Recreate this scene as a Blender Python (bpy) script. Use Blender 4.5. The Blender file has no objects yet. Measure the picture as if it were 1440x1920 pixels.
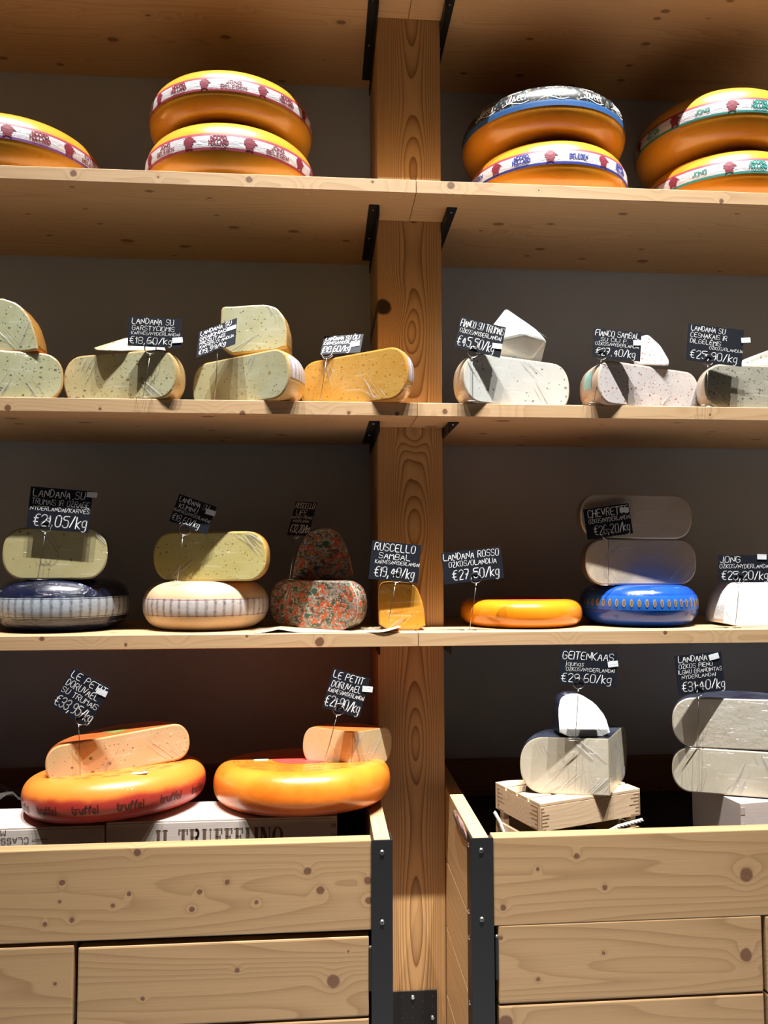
import bpy, bmesh, math, random
import numpy as np
from mathutils import Matrix, Vector, Euler

random.seed(7)
sc = bpy.context.scene
C = sc.collection
R_ = math.radians

# ------------------------------------------------------------------ camera
YAW, PITCH, ROLL, FPX = 0.0781, 0.0623, -0.0020, 1449.13
CAM = Vector((0.0, 0.0, 1.5))
fwd = Vector((math.sin(YAW)*math.cos(PITCH), math.cos(YAW)*math.cos(PITCH), math.sin(PITCH)))
rt0 = Vector((math.cos(YAW), -math.sin(YAW), 0)); up0 = rt0.cross(fwd)
rt = math.cos(ROLL)*rt0 + math.sin(ROLL)*up0
upv = -math.sin(ROLL)*rt0 + math.cos(ROLL)*up0
cam_d = bpy.data.cameras.new('camera'); cam = bpy.data.objects.new('camera', cam_d); C.objects.link(cam)
M = Matrix((rt, upv, -fwd)).transposed().to_4x4(); M.translation = CAM
cam.matrix_world = M
cam_d.sensor_fit = 'VERTICAL'; cam_d.sensor_height = 24.0; cam_d.lens = 24.0*FPX/1920.0
cam_d.clip_start = 0.02
sc.camera = cam

def at(px, py, Y):
    """point at depth Y seen at photo pixel (px, py)"""
    d = fwd + rt*((px-720)/FPX) + upv*((960-py)/FPX)
    return CAM + d*(Y/d.y)

# ------------------------------------------------------------------ world, lights, exposure
w = bpy.data.worlds.new('shop_air'); sc.world = w; w.use_nodes = True
w.node_tree.nodes['Background'].inputs[0].default_value = (0.97, 0.98, 1.0, 1)
w.node_tree.nodes['Background'].inputs[1].default_value = 0.010
sc.view_settings.view_transform = 'Standard'; sc.view_settings.look = 'None'
sc.view_settings.gamma = 1.0; sc.view_settings.use_curve_mapping = False
sc.view_settings.exposure = 0.0

def spot(name, loc, aim, power, angle, blend, size, col=(1, .975, .94)):
    l = bpy.data.lights.new(name, 'SPOT'); l.energy = power; l.spot_size = R_(angle); l.spot_blend = blend
    l.shadow_soft_size = size; l.color = col
    o = bpy.data.objects.new(name, l); C.objects.link(o); o.location = loc
    o.rotation_euler = (Vector(aim)-Vector(loc)).to_track_quat('-Z', 'Y').to_euler()
    return o
LZ, LY = 6.5, .47          # track heads high on the shop ceiling, a good step in front of the shelves
for x, ax, p in ((-1.15, -.80, 1300), (-.25, -.25, 1350), (0.35, .30, 1050), (0.95, .80, 1900), (1.7, 1.25, 1600)):
    spot('track_spot', (x, LY, LZ), (ax, 1.60, 1.3), p, 34, .8, .022)
# added narrow fill spots over the walkway: light bounces up to shelf undersides
for x, p in ((-1.2, 1500), (-.1, 1500), (1.0, 1500), (2.1, 1500)):
    spot('floor_bounce_fill', (x, .45, 6.4), (x, .45, 0), p, 13.5, .25, .03, (1, .98, .95))

# ------------------------------------------------------------------ node helpers
class NT:
    def __init__(s, name):
        s.mat = bpy.data.materials.new(name); s.mat.use_nodes = True
        s.t = s.mat.node_tree; s.n = s.t.nodes; s.l = s.t.links
        s.p = s.n['Principled BSDF']
        s.obj = s.n.new('ShaderNodeTexCoord').outputs['Object']
    def set(s, sock, v):
        if isinstance(v, bpy.types.NodeSocket): s.l.new(v, sock)
        elif isinstance(v, (tuple, list)) and len(v) == 3 and sock.type == 'RGBA': sock.default_value = (*v, 1)
        else: sock.default_value = v
    def m(s, op, a, b=None, c=None, clamp=False):
        n = s.n.new('ShaderNodeMath'); n.operation = op; n.use_clamp = clamp
        s.set(n.inputs[0], a)
        if b is not None: s.set(n.inputs[1], b)
        if c is not None: s.set(n.inputs[2], c)
        return n.outputs[0]
    def vm(s, op, a, b=None):
        n = s.n.new('ShaderNodeVectorMath'); n.operation = op
        s.set(n.inputs[0], a)
        if b is not None: s.set(n.inputs[1], b)
        return n.outputs['Value' if op in ('LENGTH', 'DISTANCE', 'DOT_PRODUCT') else 'Vector']
    def mul(s, v, k): return s.vm('MULTIPLY', v, k)
    def add(s, v, k): return s.vm('ADD', v, k)
    def mix(s, f, a, b, mode='MIX'):
        n = s.n.new('ShaderNodeMix'); n.data_type = 'RGBA'; n.blend_type = mode
        s.set(n.inputs[0], f); s.set(n.inputs[6], a); s.set(n.inputs[7], b)
        return n.outputs[2]
    def noise(s, v, scale, detail=2, rough=.5, dist=0):
        n = s.n.new('ShaderNodeTexNoise'); s.set(n.inputs['Vector'], v); n.inputs['Scale'].default_value = scale
        n.inputs['Detail'].default_value = detail; n.inputs['Roughness'].default_value = rough
        n.inputs['Distortion'].default_value = dist
        return n.outputs['Fac']
    def noisec(s, v, scale, detail=2):
        n = s.n.new('ShaderNodeTexNoise'); s.set(n.inputs['Vector'], v); n.inputs['Scale'].default_value = scale
        n.inputs['Detail'].default_value = detail
        return n.outputs['Color']
    def vor(s, v, scale, rnd=1.0):
        n = s.n.new('ShaderNodeTexVoronoi'); s.set(n.inputs['Vector'], v); n.inputs['Scale'].default_value = scale
        n.inputs['Randomness'].default_value = rnd
        return n.outputs['Distance'], n.outputs['Color']
    def sep(s, v):
        n = s.n.new('ShaderNodeSeparateXYZ'); s.set(n.inputs[0], v); return n.outputs
    def sepc(s, v):
        n = s.n.new('ShaderNodeSeparateColor'); s.set(n.inputs[0], v); return n.outputs
    def comb(s, x, y, z):
        n = s.n.new('ShaderNodeCombineXYZ')
        for i, q in enumerate((x, y, z)): s.set(n.inputs[i], q)
        return n.outputs[0]
    def ss(s, v, a, b, o0=0., o1=1.):
        n = s.n.new('ShaderNodeMapRange'); n.interpolation_type = 'SMOOTHSTEP'
        s.set(n.inputs[0], v); s.set(n.inputs[1], a); s.set(n.inputs[2], b); s.set(n.inputs[3], o0); s.set(n.inputs[4], o1)
        return n.outputs[0]
    def bump(s, h, strength=.3, dist=.002, normal=None):
        n = s.n.new('ShaderNodeBump'); n.inputs['Strength'].default_value = strength; n.inputs['Distance'].default_value = dist
        s.set(n.inputs['Height'], h)
        if normal is not None: s.set(n.inputs['Normal'], normal)
        return n.outputs[0]
    def attr(s, name):
        n = s.n.new('ShaderNodeAttribute'); n.attribute_name = name; return n.outputs['Fac']
    def col(s, c): s.set(s.p.inputs['Base Color'], c)
    def inp(s, k, v): s.set(s.p.inputs[k], v)

def mat_plain(name, col, rough=.6, metal=0, var=.12, scale=40, bump=.05):
    t = NT(name); f = t.noise(t.obj, scale, 4)
    dk = tuple(c*(1-var) for c in col); lt = tuple(min(1, c*(1+var)) for c in col)
    t.col(t.mix(f, dk, lt)); t.inp('Roughness', rough); t.inp('Metallic', metal)
    if bump: t.inp('Normal', t.bump(t.noise(t.obj, scale*3, 3), bump, .001))
    return t.mat

def mat_wood(name, light, dark, axis='X', freq=70, noise_amp=.020, knots=(), origin=(0, 0, 0), seed=0, contrast=.6,
             rand_knots=True, quad=None, gauss=(), flat='Y', rough=.55, knot_col=(.10, .045, .018), wob=.8):
    """pine: growth rings as contour lines of a noise-bent field, flowing round knots.
    axis = grain direction, flat = the direction knots run through the board."""
    t = NT(name); o = t.add(t.obj, tuple(origin))          # back to place coordinates
    x, y, z = t.sep(o)[:3]
    if axis == 'X': u, v, wv = (x, z, y) if flat == 'Y' else (x, y, z)
    elif axis == 'Z': u, v, wv = z, x, y
    else: u, v, wv = y, z, x
    vec = t.comb(u, v, wv); sv = t.add(vec, (seed*3.17, seed*1.31, seed*.77))
    n1 = t.noise(t.mul(sv, (wob, 7, 7)), 1.0, 2, .45)
    if quad is None:
        F = t.m('ADD', v, t.m('MULTIPLY', wv, .55))
        F = t.m('ADD', t.m('MULTIPLY', F, freq), t.m('MULTIPLY', n1, noise_amp*freq*12))
    else:
        xc, K, na = quad
        dv = t.m('SUBTRACT', v, xc); F = t.m('MULTIPLY', t.m('POWER', t.m('ABSOLUTE', dv), 2.8), K)
        F = t.m('ADD', F, t.m('MULTIPLY', n1, na)); F = t.m('ADD', F, t.m('MULTIPLY', wv, 40))
    for gu, gv, su, sv_, amp in gauss:
        du = t.m('DIVIDE', t.m('SUBTRACT', u, gu), su); dv = t.m('DIVIDE', t.m('SUBTRACT', v, gv), sv_)
        e = t.m('POWER', 2.71828, t.m('MULTIPLY', t.m('ADD', t.m('MULTIPLY', du, du), t.m('MULTIPLY', dv, dv)), -1))
        F = t.m('ADD', F, t.m('MULTIPLY', e, amp))
    kmask = None
    jit = t.m('MULTIPLY', t.m('SUBTRACT', t.noise(sv, 55, 2), .5), .006)
    for ku, kv, kr, *kw in knots:
        d = t.vm('DISTANCE', vec if kw else t.comb(u, v, 0.), (ku, kv, kw[0] if kw else 0.))
        e = t.m('POWER', 2.71828, t.m('MULTIPLY', t.m('POWER', t.m('DIVIDE', d, kr*1.9), 2), -1))
        F = t.m('ADD', F, t.m('MULTIPLY', e, .7+kr*70))
        k = t.ss(t.m('ADD', d, jit), kr*.75, kr*1.1, 1., 0.)
        kmask = k if kmask is None else t.m('MAXIMUM', kmask, k)
    if rand_knots:
        vn = t.n.new('ShaderNodeTexVoronoi'); vn.voronoi_dimensions = '2D'; vn.inputs['Scale'].default_value = 1.0
        t.set(vn.inputs['Vector'], t.mul(sv, (6.5, 11, 0))); dd, dc = vn.outputs['Distance'], vn.outputs['Color']
        rr = t.m('MULTIPLY', t.m('POWER', t.sepc(dc)[0], 2.2), .125)
        k = t.m('SUBTRACT', 1., t.ss(t.m('SUBTRACT', dd, rr), -.03, .02)); k = t.m('MULTIPLY', k, t.ss(rr, .03, .05))
        k = t.m('MULTIPLY', k, .85)
        e = t.m('POWER', 2.71828, t.m('MULTIPLY', t.m('POWER', t.m('DIVIDE', dd, .16), 2), -1))
        F = t.m('ADD', F, t.m('MULTIPLY', e, 2.0))
        kmask = k if kmask is None else t.m('MAXIMUM', kmask, k)
    fr = t.m('FRACT', F)
    line = t.m('MULTIPLY', t.m('POWER', fr, 3.0), t.ss(fr, .93, 1.0, 1., .0))
    patch = t.noise(t.mul(sv, (1.2, 9, 9)), 1.0, 2)
    line = t.m('MULTIPLY', line, t.m('ADD', t.m('MULTIPLY', patch, .9), .35))
    fib = t.noise(t.mul(sv, (6, 260, 260)), 1.0, 3, .6)
    c = t.mix(t.m('MULTIPLY', line, contrast, clamp=True), light, dark)
    c = t.mix(t.m('MULTIPLY', t.m('SUBTRACT', fib, .35), .5, clamp=True), c, dark)
    c = t.mix(t.m('MULTIPLY', t.ss(patch, .45, .75), .28), c, tuple(q*.8 for q in light))
    if kmask is not None:
        c = t.mix(t.m('MULTIPLY', kmask, .95), c, t.mix(t.noise(sv, 160, 3), knot_col, tuple(q*1.6 for q in knot_col)))
    t.col(c); t.inp('Roughness', rough)
    t.inp('Normal', t.bump(t.m('ADD', fib, t.m('MULTIPLY', fr, .4)), .18, .0006))
    return t.mat

def film(t, amount=1.0, normal=None, scale=1.0, rot=(0.5, 0.15, .35)):
    """clear cling film: glossy coat, wrinkled in long slanted creases"""
    n = t.n.new('ShaderNodeMapping'); t.l.new(t.obj, n.inputs[0]); n.inputs['Rotation'].default_value = (rot[0], rot[1], rot[2]); n.inputs['Scale'].default_value = (9*scale, 9*scale, 75*scale)
    a = t.noise(n.outputs[0], 1.0, 3, .6, .6)
    b = t.noise(t.obj, 28*scale, 3, .6, 1.0)
    n2 = t.n.new('ShaderNodeMapping'); t.l.new(t.obj, n2.inputs[0]); n2.inputs['Rotation'].default_value = (-.3, .75, 0); n2.inputs['Scale'].default_value = (12*scale, 12*scale, 160*scale)
    cst = t.noise(n2.outputs[0], 1.0, 2, .5, .3)
    h = t.m('ADD', t.m('ADD', t.m('MULTIPLY', a, .8), t.m('MULTIPLY', b, .9)), t.m('MULTIPLY', t.ss(cst, .60, .68), .6))
    t.inp('Coat Weight', .85*min(1, amount)); t.inp('Coat Roughness', .09)
    t.inp('Coat Normal', t.bump(h, .95*amount, .007))
    return t.ss(cst, .64, .74)  # mask for film highlight streaks, painted pale into the base colour

def mat_cheese(name, base, base2, edge, specks=(), rough=.42, filmed=.7, mottle=9, mottle_amt=1., bumpy=0):
    base, base2, edge = (tuple(q*.76 for q in k_) for k_ in (base, base2, edge))
    t = NT(name)
    wob = t.add(t.obj, t.mul(t.add(t.noisec(t.obj, 60, 2), (-.5, -.5, -.5)), (.012, .012, .012)))
    c = t.mix(t.m('MULTIPLY', t.ss(t.noise(t.obj, mottle, 4, .6), .35, .68), mottle_amt), base, base2)
    e = t.attr('edge')
    for col, scale, rad, seed, dens in specks:
        d, k = t.vor(t.add(t.mul(wob, (1, 1, 1.25)), (seed, seed*.7, seed*.3)), scale)
        ch = t.sepc(k)
        on = t.m('GREATER_THAN', ch[1], 1-dens)
        r = t.m('MULTIPLY', t.m('ADD', t.m('MULTIPLY', ch[0], .75), .25), rad*scale)
        sp = t.m('MULTIPLY', t.ss(t.m('SUBTRACT', d, r), -.06, .05, 1., 0.), on)
        c = t.mix(t.m('MULTIPLY', sp, .9), c, col)
    c = t.mix(t.m('MULTIPLY', t.m('POWER', e, 1.6), .9), c, edge)
    t.inp('Roughness', rough)
    if filmed:
        st = film(t, filmed); c = t.mix(t.m('MULTIPLY', st, .22*filmed), c, (.85, .85, .82))
    t.col(c)
    if bumpy: t.inp('Normal', t.bump(t.noise(t.obj, 26, 5, .62), bumpy, .012))
    else: t.inp('Normal', t.bump(t.noise(t.obj, 45, 3), .12, .003))
    t.inp('Subsurface Weight', .08); t.inp('Subsurface Radius', (.01, .008, .004)); t.inp('Subsurface Scale', .5)
    return t.mat

def mat_rind(name, col, col2, rough=.3, coat=.4, scale=12, filmed=0, bump=.08):
    col, col2 = (tuple(q*.85 for q in k_) for k_ in (col, col2))
    t = NT(name); f = t.ss(t.noise(t.obj, scale, 5, .6), .3, .7)
    c = t.mix(f, col, col2); c = t.mix(t.m('MULTIPLY', t.ss(t.noise(t.obj, 90, 3), .62, .75), .25), c, tuple(q*.55 for q in col))
    t.inp('Roughness', rough); t.inp('Coat Weight', coat); t.inp('Coat Roughness', .18)
    t.inp('Normal', t.bump(t.noise(t.obj, 60, 4), bump, .003))
    if filmed:
        st = film(t, filmed); c = t.mix(t.m('MULTIPLY', st, .2), c, (.8, .8, .8))
    t.col(c)
    return t.mat

def mat_marble(name):
    t = NT(name)
    v = t.add(t.obj, t.mul(t.add(t.noisec(t.obj, 45, 3), (-.5, -.5, -.5)), (.02, .02, .02)))
    v = t.mul(v, (1, 1, 1.6))
    def nz(seed, sc_): return t.noise(t.add(v, (seed, seed*1.7, seed*.6)), sc_, 3, .55)
    c = t.mix(t.ss(nz(1, 70), .42, .58), (.27, .23, .18), (.19, .135, .10))
    c = t.mix(t.ss(nz(2, 52), .505, .535), c, (.42, .075, .02))
    c = t.mix(t.ss(nz(3, 50), .535, .565), c, (.028, .075, .05))
    c = t.mix(t.ss(nz(4, 60), .575, .61), c, (.11, .035, .02))
    c = t.mix(t.ss(nz(5, 120), .575, .60), c, (.36, .34, .30))
    c = t.mix(t.m('MULTIPLY', t.attr('edge'), .35), c, (.4, .3, .22))
    st = film(t, .6); c = t.mix(t.m('MULTIPLY', st, .15), c, (.8, .8, .8))
    t.col(c); t.inp('Roughness', .4)
    return t.mat

def mat_paper(name, col, crease=.5, rough=.45):
    t = NT(name); t.col(t.mix(t.noise(t.obj, 30, 4), tuple(q*.88 for q in col), col)); t.inp('Roughness', rough)
    t.inp('Normal', t.bump(t.noise(t.mul(t.obj, (1, 1, 3)), 40, 5, .65, .8), crease, .003)); t.inp('Coat Weight', .25); t.inp('Coat Roughness', .2)
    return t.mat

# ------------------------------------------------------------------ object helpers
def prop(o, label=None, cat=None, group=None, kind=None):
    if label: o['label'] = label
    if cat: o['category'] = cat
    if group: o['group'] = group
    if kind: o['kind'] = kind
    return o
def empty(name, loc, label, cat, group=None, rot=None):
    o = bpy.data.objects.new(name, None); C.objects.link(o); o.location = loc; o.empty_display_size = .03
    if rot is not None: o.rotation_euler = rot
    return prop(o, label, cat, group)
def mesh(name, V, F, mats, parent=None, origin=None, mi=None, smooth=False, edge=None, loc=None):
    if origin is not None: V = [Vector(v)-Vector(origin) for v in V]
    me = bpy.data.meshes.new(name); me.from_pydata([tuple(v) for v in V], [], F); me.update()
    for m_ in (mats if isinstance(mats, (list, tuple)) else [mats]): me.materials.append(m_)
    if mi is not None: me.polygons.foreach_set('material_index', mi)
    if smooth: me.polygons.foreach_set('use_smooth', [True]*len(F))
    if edge is not None:
        a = me.attributes.new('edge', 'FLOAT', 'POINT'); a.data.foreach_set('value', edge)
    o = bpy.data.objects.new(name, me); C.objects.link(o)
    if parent is not None: o.parent = parent
    if origin is not None and parent is None: o.location = origin
    if loc is not None: o.location = loc
    return o
def from_bm(name, bm, mats, parent=None, smooth=False):
    bmesh.ops.recalc_face_normals(bm, faces=bm.faces)
    me = bpy.data.meshes.new(name); bm.to_mesh(me); bm.free()
    for m_ in (mats if isinstance(mats, (list, tuple)) else [mats]): me.materials.append(m_)
    if smooth: me.polygons.foreach_set('use_smooth', [True]*len(me.polygons))
    o = bpy.data.objects.new(name, me); C.objects.link(o)
    if parent is not None: o.parent = parent
    return o
def bm_box(bm, x0, x1, y0, y1, z0, z1, bev=0.0, mat=None, mi=0):
    vs = [bm.verts.new((x, y, z)) for x in (x0, x1) for y in (y0, y1) for z in (z0, z1)]
    fs = [bm.faces.new([vs[i] for i in q]) for q in ((0, 1, 3, 2), (4, 6, 7, 5), (0, 4, 5, 1), (2, 3, 7, 6), (0, 2, 6, 4), (1, 5, 7, 3))]
    for f in fs: f.material_index = mi
    if bev:
        es = list({e for f in fs for e in f.edges})
        r = bmesh.ops.bevel(bm, geom=es, offset=bev, segments=2, affect='EDGES', profile=.6)
        vs = list({v for f in r['faces'] for v in f.verts} | {v for v in vs if v.is_valid})
    if mat is not None:
        bmesh.ops.transform(bm, matrix=mat, verts=[v for v in vs if v.is_valid])
def box(name, x0, x1, y0, y1, z0, z1, m, parent=None, bev=.0015, origin=None):
    """box in place coordinates; as a child the coordinates are relative to the parent's location"""
    bm = bmesh.new(); bm_box(bm, x0, x1, y0, y1, z0, z1, bev)
    off = origin if origin is not None else (parent.location if parent is not None else Vector(((x0+x1)/2, (y0+y1)/2, z0)))
    bmesh.ops.translate(bm, verts=bm.verts, vec=-Vector(off))
    o = from_bm(name, bm, m, parent)
    if parent is None: o.location = off
    return o
def tube(V, F, pts, r, seg=6, closed=False):
    pts = [Vector(p) for p in pts]; n = len(pts); b = len(V)
    for i, p in enumerate(pts):
        a = pts[(i-1) % n] if (closed or i > 0) else p
        c = pts[(i+1) % n] if (closed or i < n-1) else p
        t = (c-a).normalized(); s = Vector((0, 0, 1)) if abs(t.z) < .9 else Vector((0, 1, 0))
        e1 = t.cross(s).normalized(); e2 = t.cross(e1)
        for k in range(seg):
            q = 2*math.pi*k/seg; V.append(p + e1*(r*math.cos(q)) + e2*(r*math.sin(q)))
    for i in range(n if closed else n-1):
        for k in range(seg):
            i2 = (i+1) % n
            F.append((b+i*seg+k, b+i*seg+(k+1) % seg, b+i2*seg+(k+1) % seg, b+i2*seg+k))
    if not closed:
        F.append(tuple(b+k for k in range(seg))[::-1]); F.append(tuple(b+(n-1)*seg+k for k in range(seg)))

# ------------------------------------------------------------------ hand lettering (pen strokes)
G = {
 'A': "00 26 40|12 32", 'B': "00 06 36 45 44 33 03|33 42 41 30 00", 'C': "45 36 16 05 01 10 30 41", 'D': "00 06 26 44 42 20 00",
 'E': "46 06 00 40|03 33", 'F': "46 06 00|03 33", 'G': "45 36 16 05 01 10 30 41 43 23", 'H': "06 00|46 40|03 43", 'I': "00 06",
 'J': "36 31 20 10 01", 'K': "06 00|46 03 40", 'L': "06 00 40", 'M': "00 06 23 46 40", 'N': "00 06 40 46",
 'O': "16 05 01 10 30 41 45 36 16", 'P': "00 06 36 45 44 33 03", 'R': "00 06 36 45 44 33 03|23 40", 'S': "45 36 16 05 04 13 33 42 41 30 10 01",
 'T': "06 46|26 20", 'U': "06 01 10 30 41 46", 'V': "06 20 46", 'W': "06 10 23 30 46", 'X': "00 46|06 40", 'Y': "06 23 46|23 20", 'Z': "06 46 00 40",
 '0': "16 05 01 10 30 41 45 36 16", '1': "04 16 10", '2': "05 16 36 45 44 00 40", '3': "05 16 36 45 44 33 13|33 42 41 30 10 01",
 '4': "30 36 02 42", '5': "46 06 04 34 43 41 30 10 01", '6': "36 16 03 01 10 30 41 42 33 13 02", '7': "06 46 10|13 33",
 '8': "13 04 05 16 36 45 44 33 13 02 01 10 30 41 42 33", '9': "44 33 13 04 05 16 36 45 41 30 10",
 '€': "46 26 15 11 20 40|04 34|02 32", '/': "00 36", '-': "13 33",
 'k': "06 00|34 02 30", 'a': "33 24 14 03 01 10 20 31|34 30", 'u': "04 01 10 20 31|34 30", 'n': "04 00|02 14 24 33 30",
 's': "34 14 03 22 31 20 00", 't': "16 11 20 30|04 34", 'r': "04 00|02 14 34", 'f': "36 26 15 10|04 34", 'e': "02 32 33 24 14 03 01 10 30",
 'l': "06 00", 'i': "04 00", 'o': "14 03 01 10 20 31 33 24 14", 'v': "04 10 34", 'w': "04 10 22 30 44", 'p': "04 00|04 24 33 31 20 00", 'd': "36 30|30 10 01 03 14 34",
}
DIA = {'Č': 'C^', 'Š': 'S^', 'Ž': 'Z^', 'Ė': 'E.', 'Ę': 'E,', 'Ą': 'A,', 'Į': 'I,', 'Ų': 'U,'}
def glyph(ch):
    ex = None
    if ch in DIA: ch, ex = DIA[ch]
    if ch == '.': return [[(.2, 0), (.2, .5)]], 1.0
    if ch == ',': return [[(.6, .6), (0, -1.2)]], 1.2
    if ch == 'g': return [[(3, 4), (1, 4), (0, 3), (0, 1.4), (1, .4), (3, 1)], [(3, 4), (3, -1), (2, -2), (.4, -1.8)]], 3
    if ch == 'j': return [[(1.5, 4), (1.5, -1), (.3, -1.8)], [(1.5, 5.4), (1.5, 5.8)]], 2
    if ch == ' ': return [], 2.2
    if ch == 'l': return [[(.9, 6), (.9, 0)]], 1.0
    st = [[(float(q[0]), float(q[1])) for q in s.split()] for s in G[ch].split('|')]
    wd = max(q[0] for s in st for q in s)
    if ch == 'i': st.append([(0, 5.3), (0, 5.7)])
    m = wd/2
    if ex == '^': st.append([(m-1, 8.2), (m, 7), (m+1, 8.2)])
    if ex == '.': st.append([(m, 7.2), (m, 7.8)])
    if ex == ',': st.append([(wd-.4, 0), (wd-.9, -1), (wd-.1, -1.4)])
    return st, wd
def chaikin(s):
    if len(s) < 3: return s
    o = [s[0]]
    for a, b in zip(s, s[1:]):
        o.append((a[0]*.75+b[0]*.25, a[1]*.75+b[1]*.25)); o.append((a[0]*.25+b[0]*.75, a[1]*.25+b[1]*.75))
    o.append(s[-1]); return o
def text_strokes(txt, jit=.0, rnd=random, gap=1.35, smooth=True):
    """strokes in units of cap height = 1, from x = 0; returns strokes, width"""
    x = 0; out = []
    for ch in txt:
        st, wd = glyph(ch); dy = rnd.uniform(-jit, jit)*6; sl = rnd.uniform(-.5, .5)*jit*2; sx = 1+rnd.uniform(-jit, jit)*1.2
        for s in st:
            if smooth: s = chaikin(s)
            out.append([((x+p[0]*sx+p[1]*sl+rnd.uniform(-jit, jit)*.9)/6, (p[1]+dy+rnd.uniform(-jit, jit)*.9)/6) for p in s])
        x += wd*sx+gap
    return out, max(.01, (x-gap)/6)
def ribbon(V, F, strokes, f, hw, step=None, caps=True):
    """lay pen strokes of half width hw through f(u, v) -> point on the surface"""
    for s in strokes:
        if step:
            q = [s[0]]
            for a, b in zip(s, s[1:]):
                n = max(1, int(math.hypot(b[0]-a[0], b[1]-a[1])/step)); q += [(a[0]+(b[0]-a[0])*i/n, a[1]+(b[1]-a[1])*i/n) for i in range(1, n+1)]
            s = q
        for i, (a, b) in enumerate(zip(s, s[1:])):
            dx, dy = b[0]-a[0], b[1]-a[1]; L = math.hypot(dx, dy)
            if L < 1e-7: continue
            nx, ny = -dy/L*hw, dx/L*hw; k = len(V)
            V += [f(a[0]-nx, a[1]-ny), f(b[0]-nx, b[1]-ny), f(b[0]+nx, b[1]+ny), f(a[0]+nx, a[1]+ny)]
            F.append((k, k+1, k+2, k+3))
        if caps:
            for p in s:
                k = len(V); V += [f(p[0]+hw*math.cos(math.pi/3*j), p[1]+hw*math.sin(math.pi/3*j)) for j in range(6)]
                F.append(tuple(range(k, k+6)))
def put_text(V, F, txt, u0, v0, h, wid, f, hw, jit=0., slant=0., step=None, center=False, rnd=random):
    st, wd = text_strokes(txt, jit, rnd)
    sx = h if wid is None else wid/wd
    off = -sx*wd/2 if center else 0
    ribbon(V, F, [[(u0+off+p[0]*sx+p[1]*h*slant, v0+p[1]*h) for p in s] for s in st], f, hw, step)
def fill_poly(V, F, pts, f):
    k = len(V); V += [f(*p) for p in pts]; F.append(tuple(range(k, k+len(pts))))

# ------------------------------------------------------------------ materials
WL, WD = (.52, .345, .185), (.30, .155, .06)
M_paint = mat_plain('warm_grey_wall_paint', (.45, .53, .66), .75, 0, .05, 6, .03)
M_floor = mat_plain('grey_stone_floor', (.27, .27, .275), .5, 0, .08, 5, .02)
M_black = mat_plain('black_powder_coated_steel', (.006, .006, .007), .55, .0, .2, 80, .08)
M_steel = mat_plain('zinc_screw_steel', (.62, .6, .56), .3, 1., .08, 60, .0)
M_wire = mat_plain('bright_wire', (.30, .29, .27), .3, 1., .05, 60, .0)
M_card = mat_plain('black_chalk_card', (.007, .009, .016), .6, 0, .25, 50, .05); M_card.node_tree.nodes['Principled BSDF'].inputs['Specular IOR Level'].default_value = .22
M_ink = mat_plain('white_chalk_pen', (.93, .93, .93), .8, 0, .03, 60, 0)
M_stick = mat_paper('pale_grey_sticker', (.74, .78, .82), .3)
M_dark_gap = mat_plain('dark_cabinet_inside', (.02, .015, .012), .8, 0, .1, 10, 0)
M_bark = mat_plain('grey_brown_bark', (.16, .09, .07), .9, 0, .5, 60, .6)
M_kraft = mat_paper('brown_wrapping_paper', (.52, .38, .24), .3, .6)
M_rope = mat_plain('grey_rope', (.42, .39, .36), .9, 0, .2, 90, .3)
M_print = mat_plain('brown_grey_print', (.10, .075, .06), .7, 0, .15, 90, 0)
M_red = mat_plain('crimson_print', (.21, .02, .04), .5, 0, .12, 90, 0)
M_crim = mat_plain('crimson_band_edge', (.36, .05, .085), .45, 0, .1, 60, .02)
M_purp = mat_plain('purple_band_edge', (.20, .06, .24), .45, 0, .1, 60, .02)
M_blue = mat_plain('royal_blue_print', (.02, .04, .28), .45, 0, .1, 60, .02)
M_teal = mat_plain('teal_green_print', (.03, .24, .20), .45, 0, .1, 60, .02)
M_band = mat_paper('white_paper_band', (.62, .59, .62), .55)
M_sky = mat_plain('mid_blue_band', (.035, .12, .33), .4, 0, .2, 60, .05)
def _city():
    t = NT('dark_picture_band'); x, y, z = t.sep(t.obj)[:3]
    ang = t.m('ARCTAN2', y, x); v = t.comb(t.m('MULTIPLY', ang, 1.), t.m('MULTIPLY', z, 3), 0.)
    d, k = t.vor(v, 17); d2, k2 = t.vor(v, 46)
    g = t.m('MULTIPLY', t.sepc(k)[0], t.sepc(k2)[0])
    c = t.mix(t.ss(g, .3, .75), (.012, .012, .016), (.30, .26, .20)); c = t.mix(t.ss(t.sepc(k2)[1], .82, .9), c, (.05, .10, .11))
    t.col(c); t.inp('Roughness', .35); t.inp('Coat Weight', .6); t.inp('Coat Roughness', .15)
    t.inp('Coat Normal', t.bump(t.noise(t.obj, 45, 4), .3, .003)); return t.mat
M_city = _city()
def _coins(name, base, ink, n, filmed):
    t = NT(name); x, y, z = t.sep(t.obj)[:3]
    a = t.m('FRACT', t.m('MULTIPLY', t.m('ARCTAN2', y, x), n/(2*math.pi)))
    arc = t.m('ABSOLUTE', t.m('SUBTRACT', a, .5))
    nz = t.noise(t.obj, 150, 3, .7)
    k = t.m('MULTIPLY', t.ss(arc, .0, .30, 1., .0), t.m('ADD', t.m('MULTIPLY', nz, 1.3), -.05))
    k = t.m('ADD', k, t.m('MULTIPLY', t.ss(nz, .5, .7), .25), clamp=True)
    c = t.mix(k, base, ink); t.inp('Roughness', .4)
    if filmed: film(t, .7)
    t.col(c); return t.mat
M_coin_grey = _coins('grey_seal_print_band', (.36, .40, .45), (.05, .06, .08), 46, 1)
M_coin_white = _coins('white_seal_print_band', (.50, .45, .43), (.11, .09, .09), 46, 0)

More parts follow.
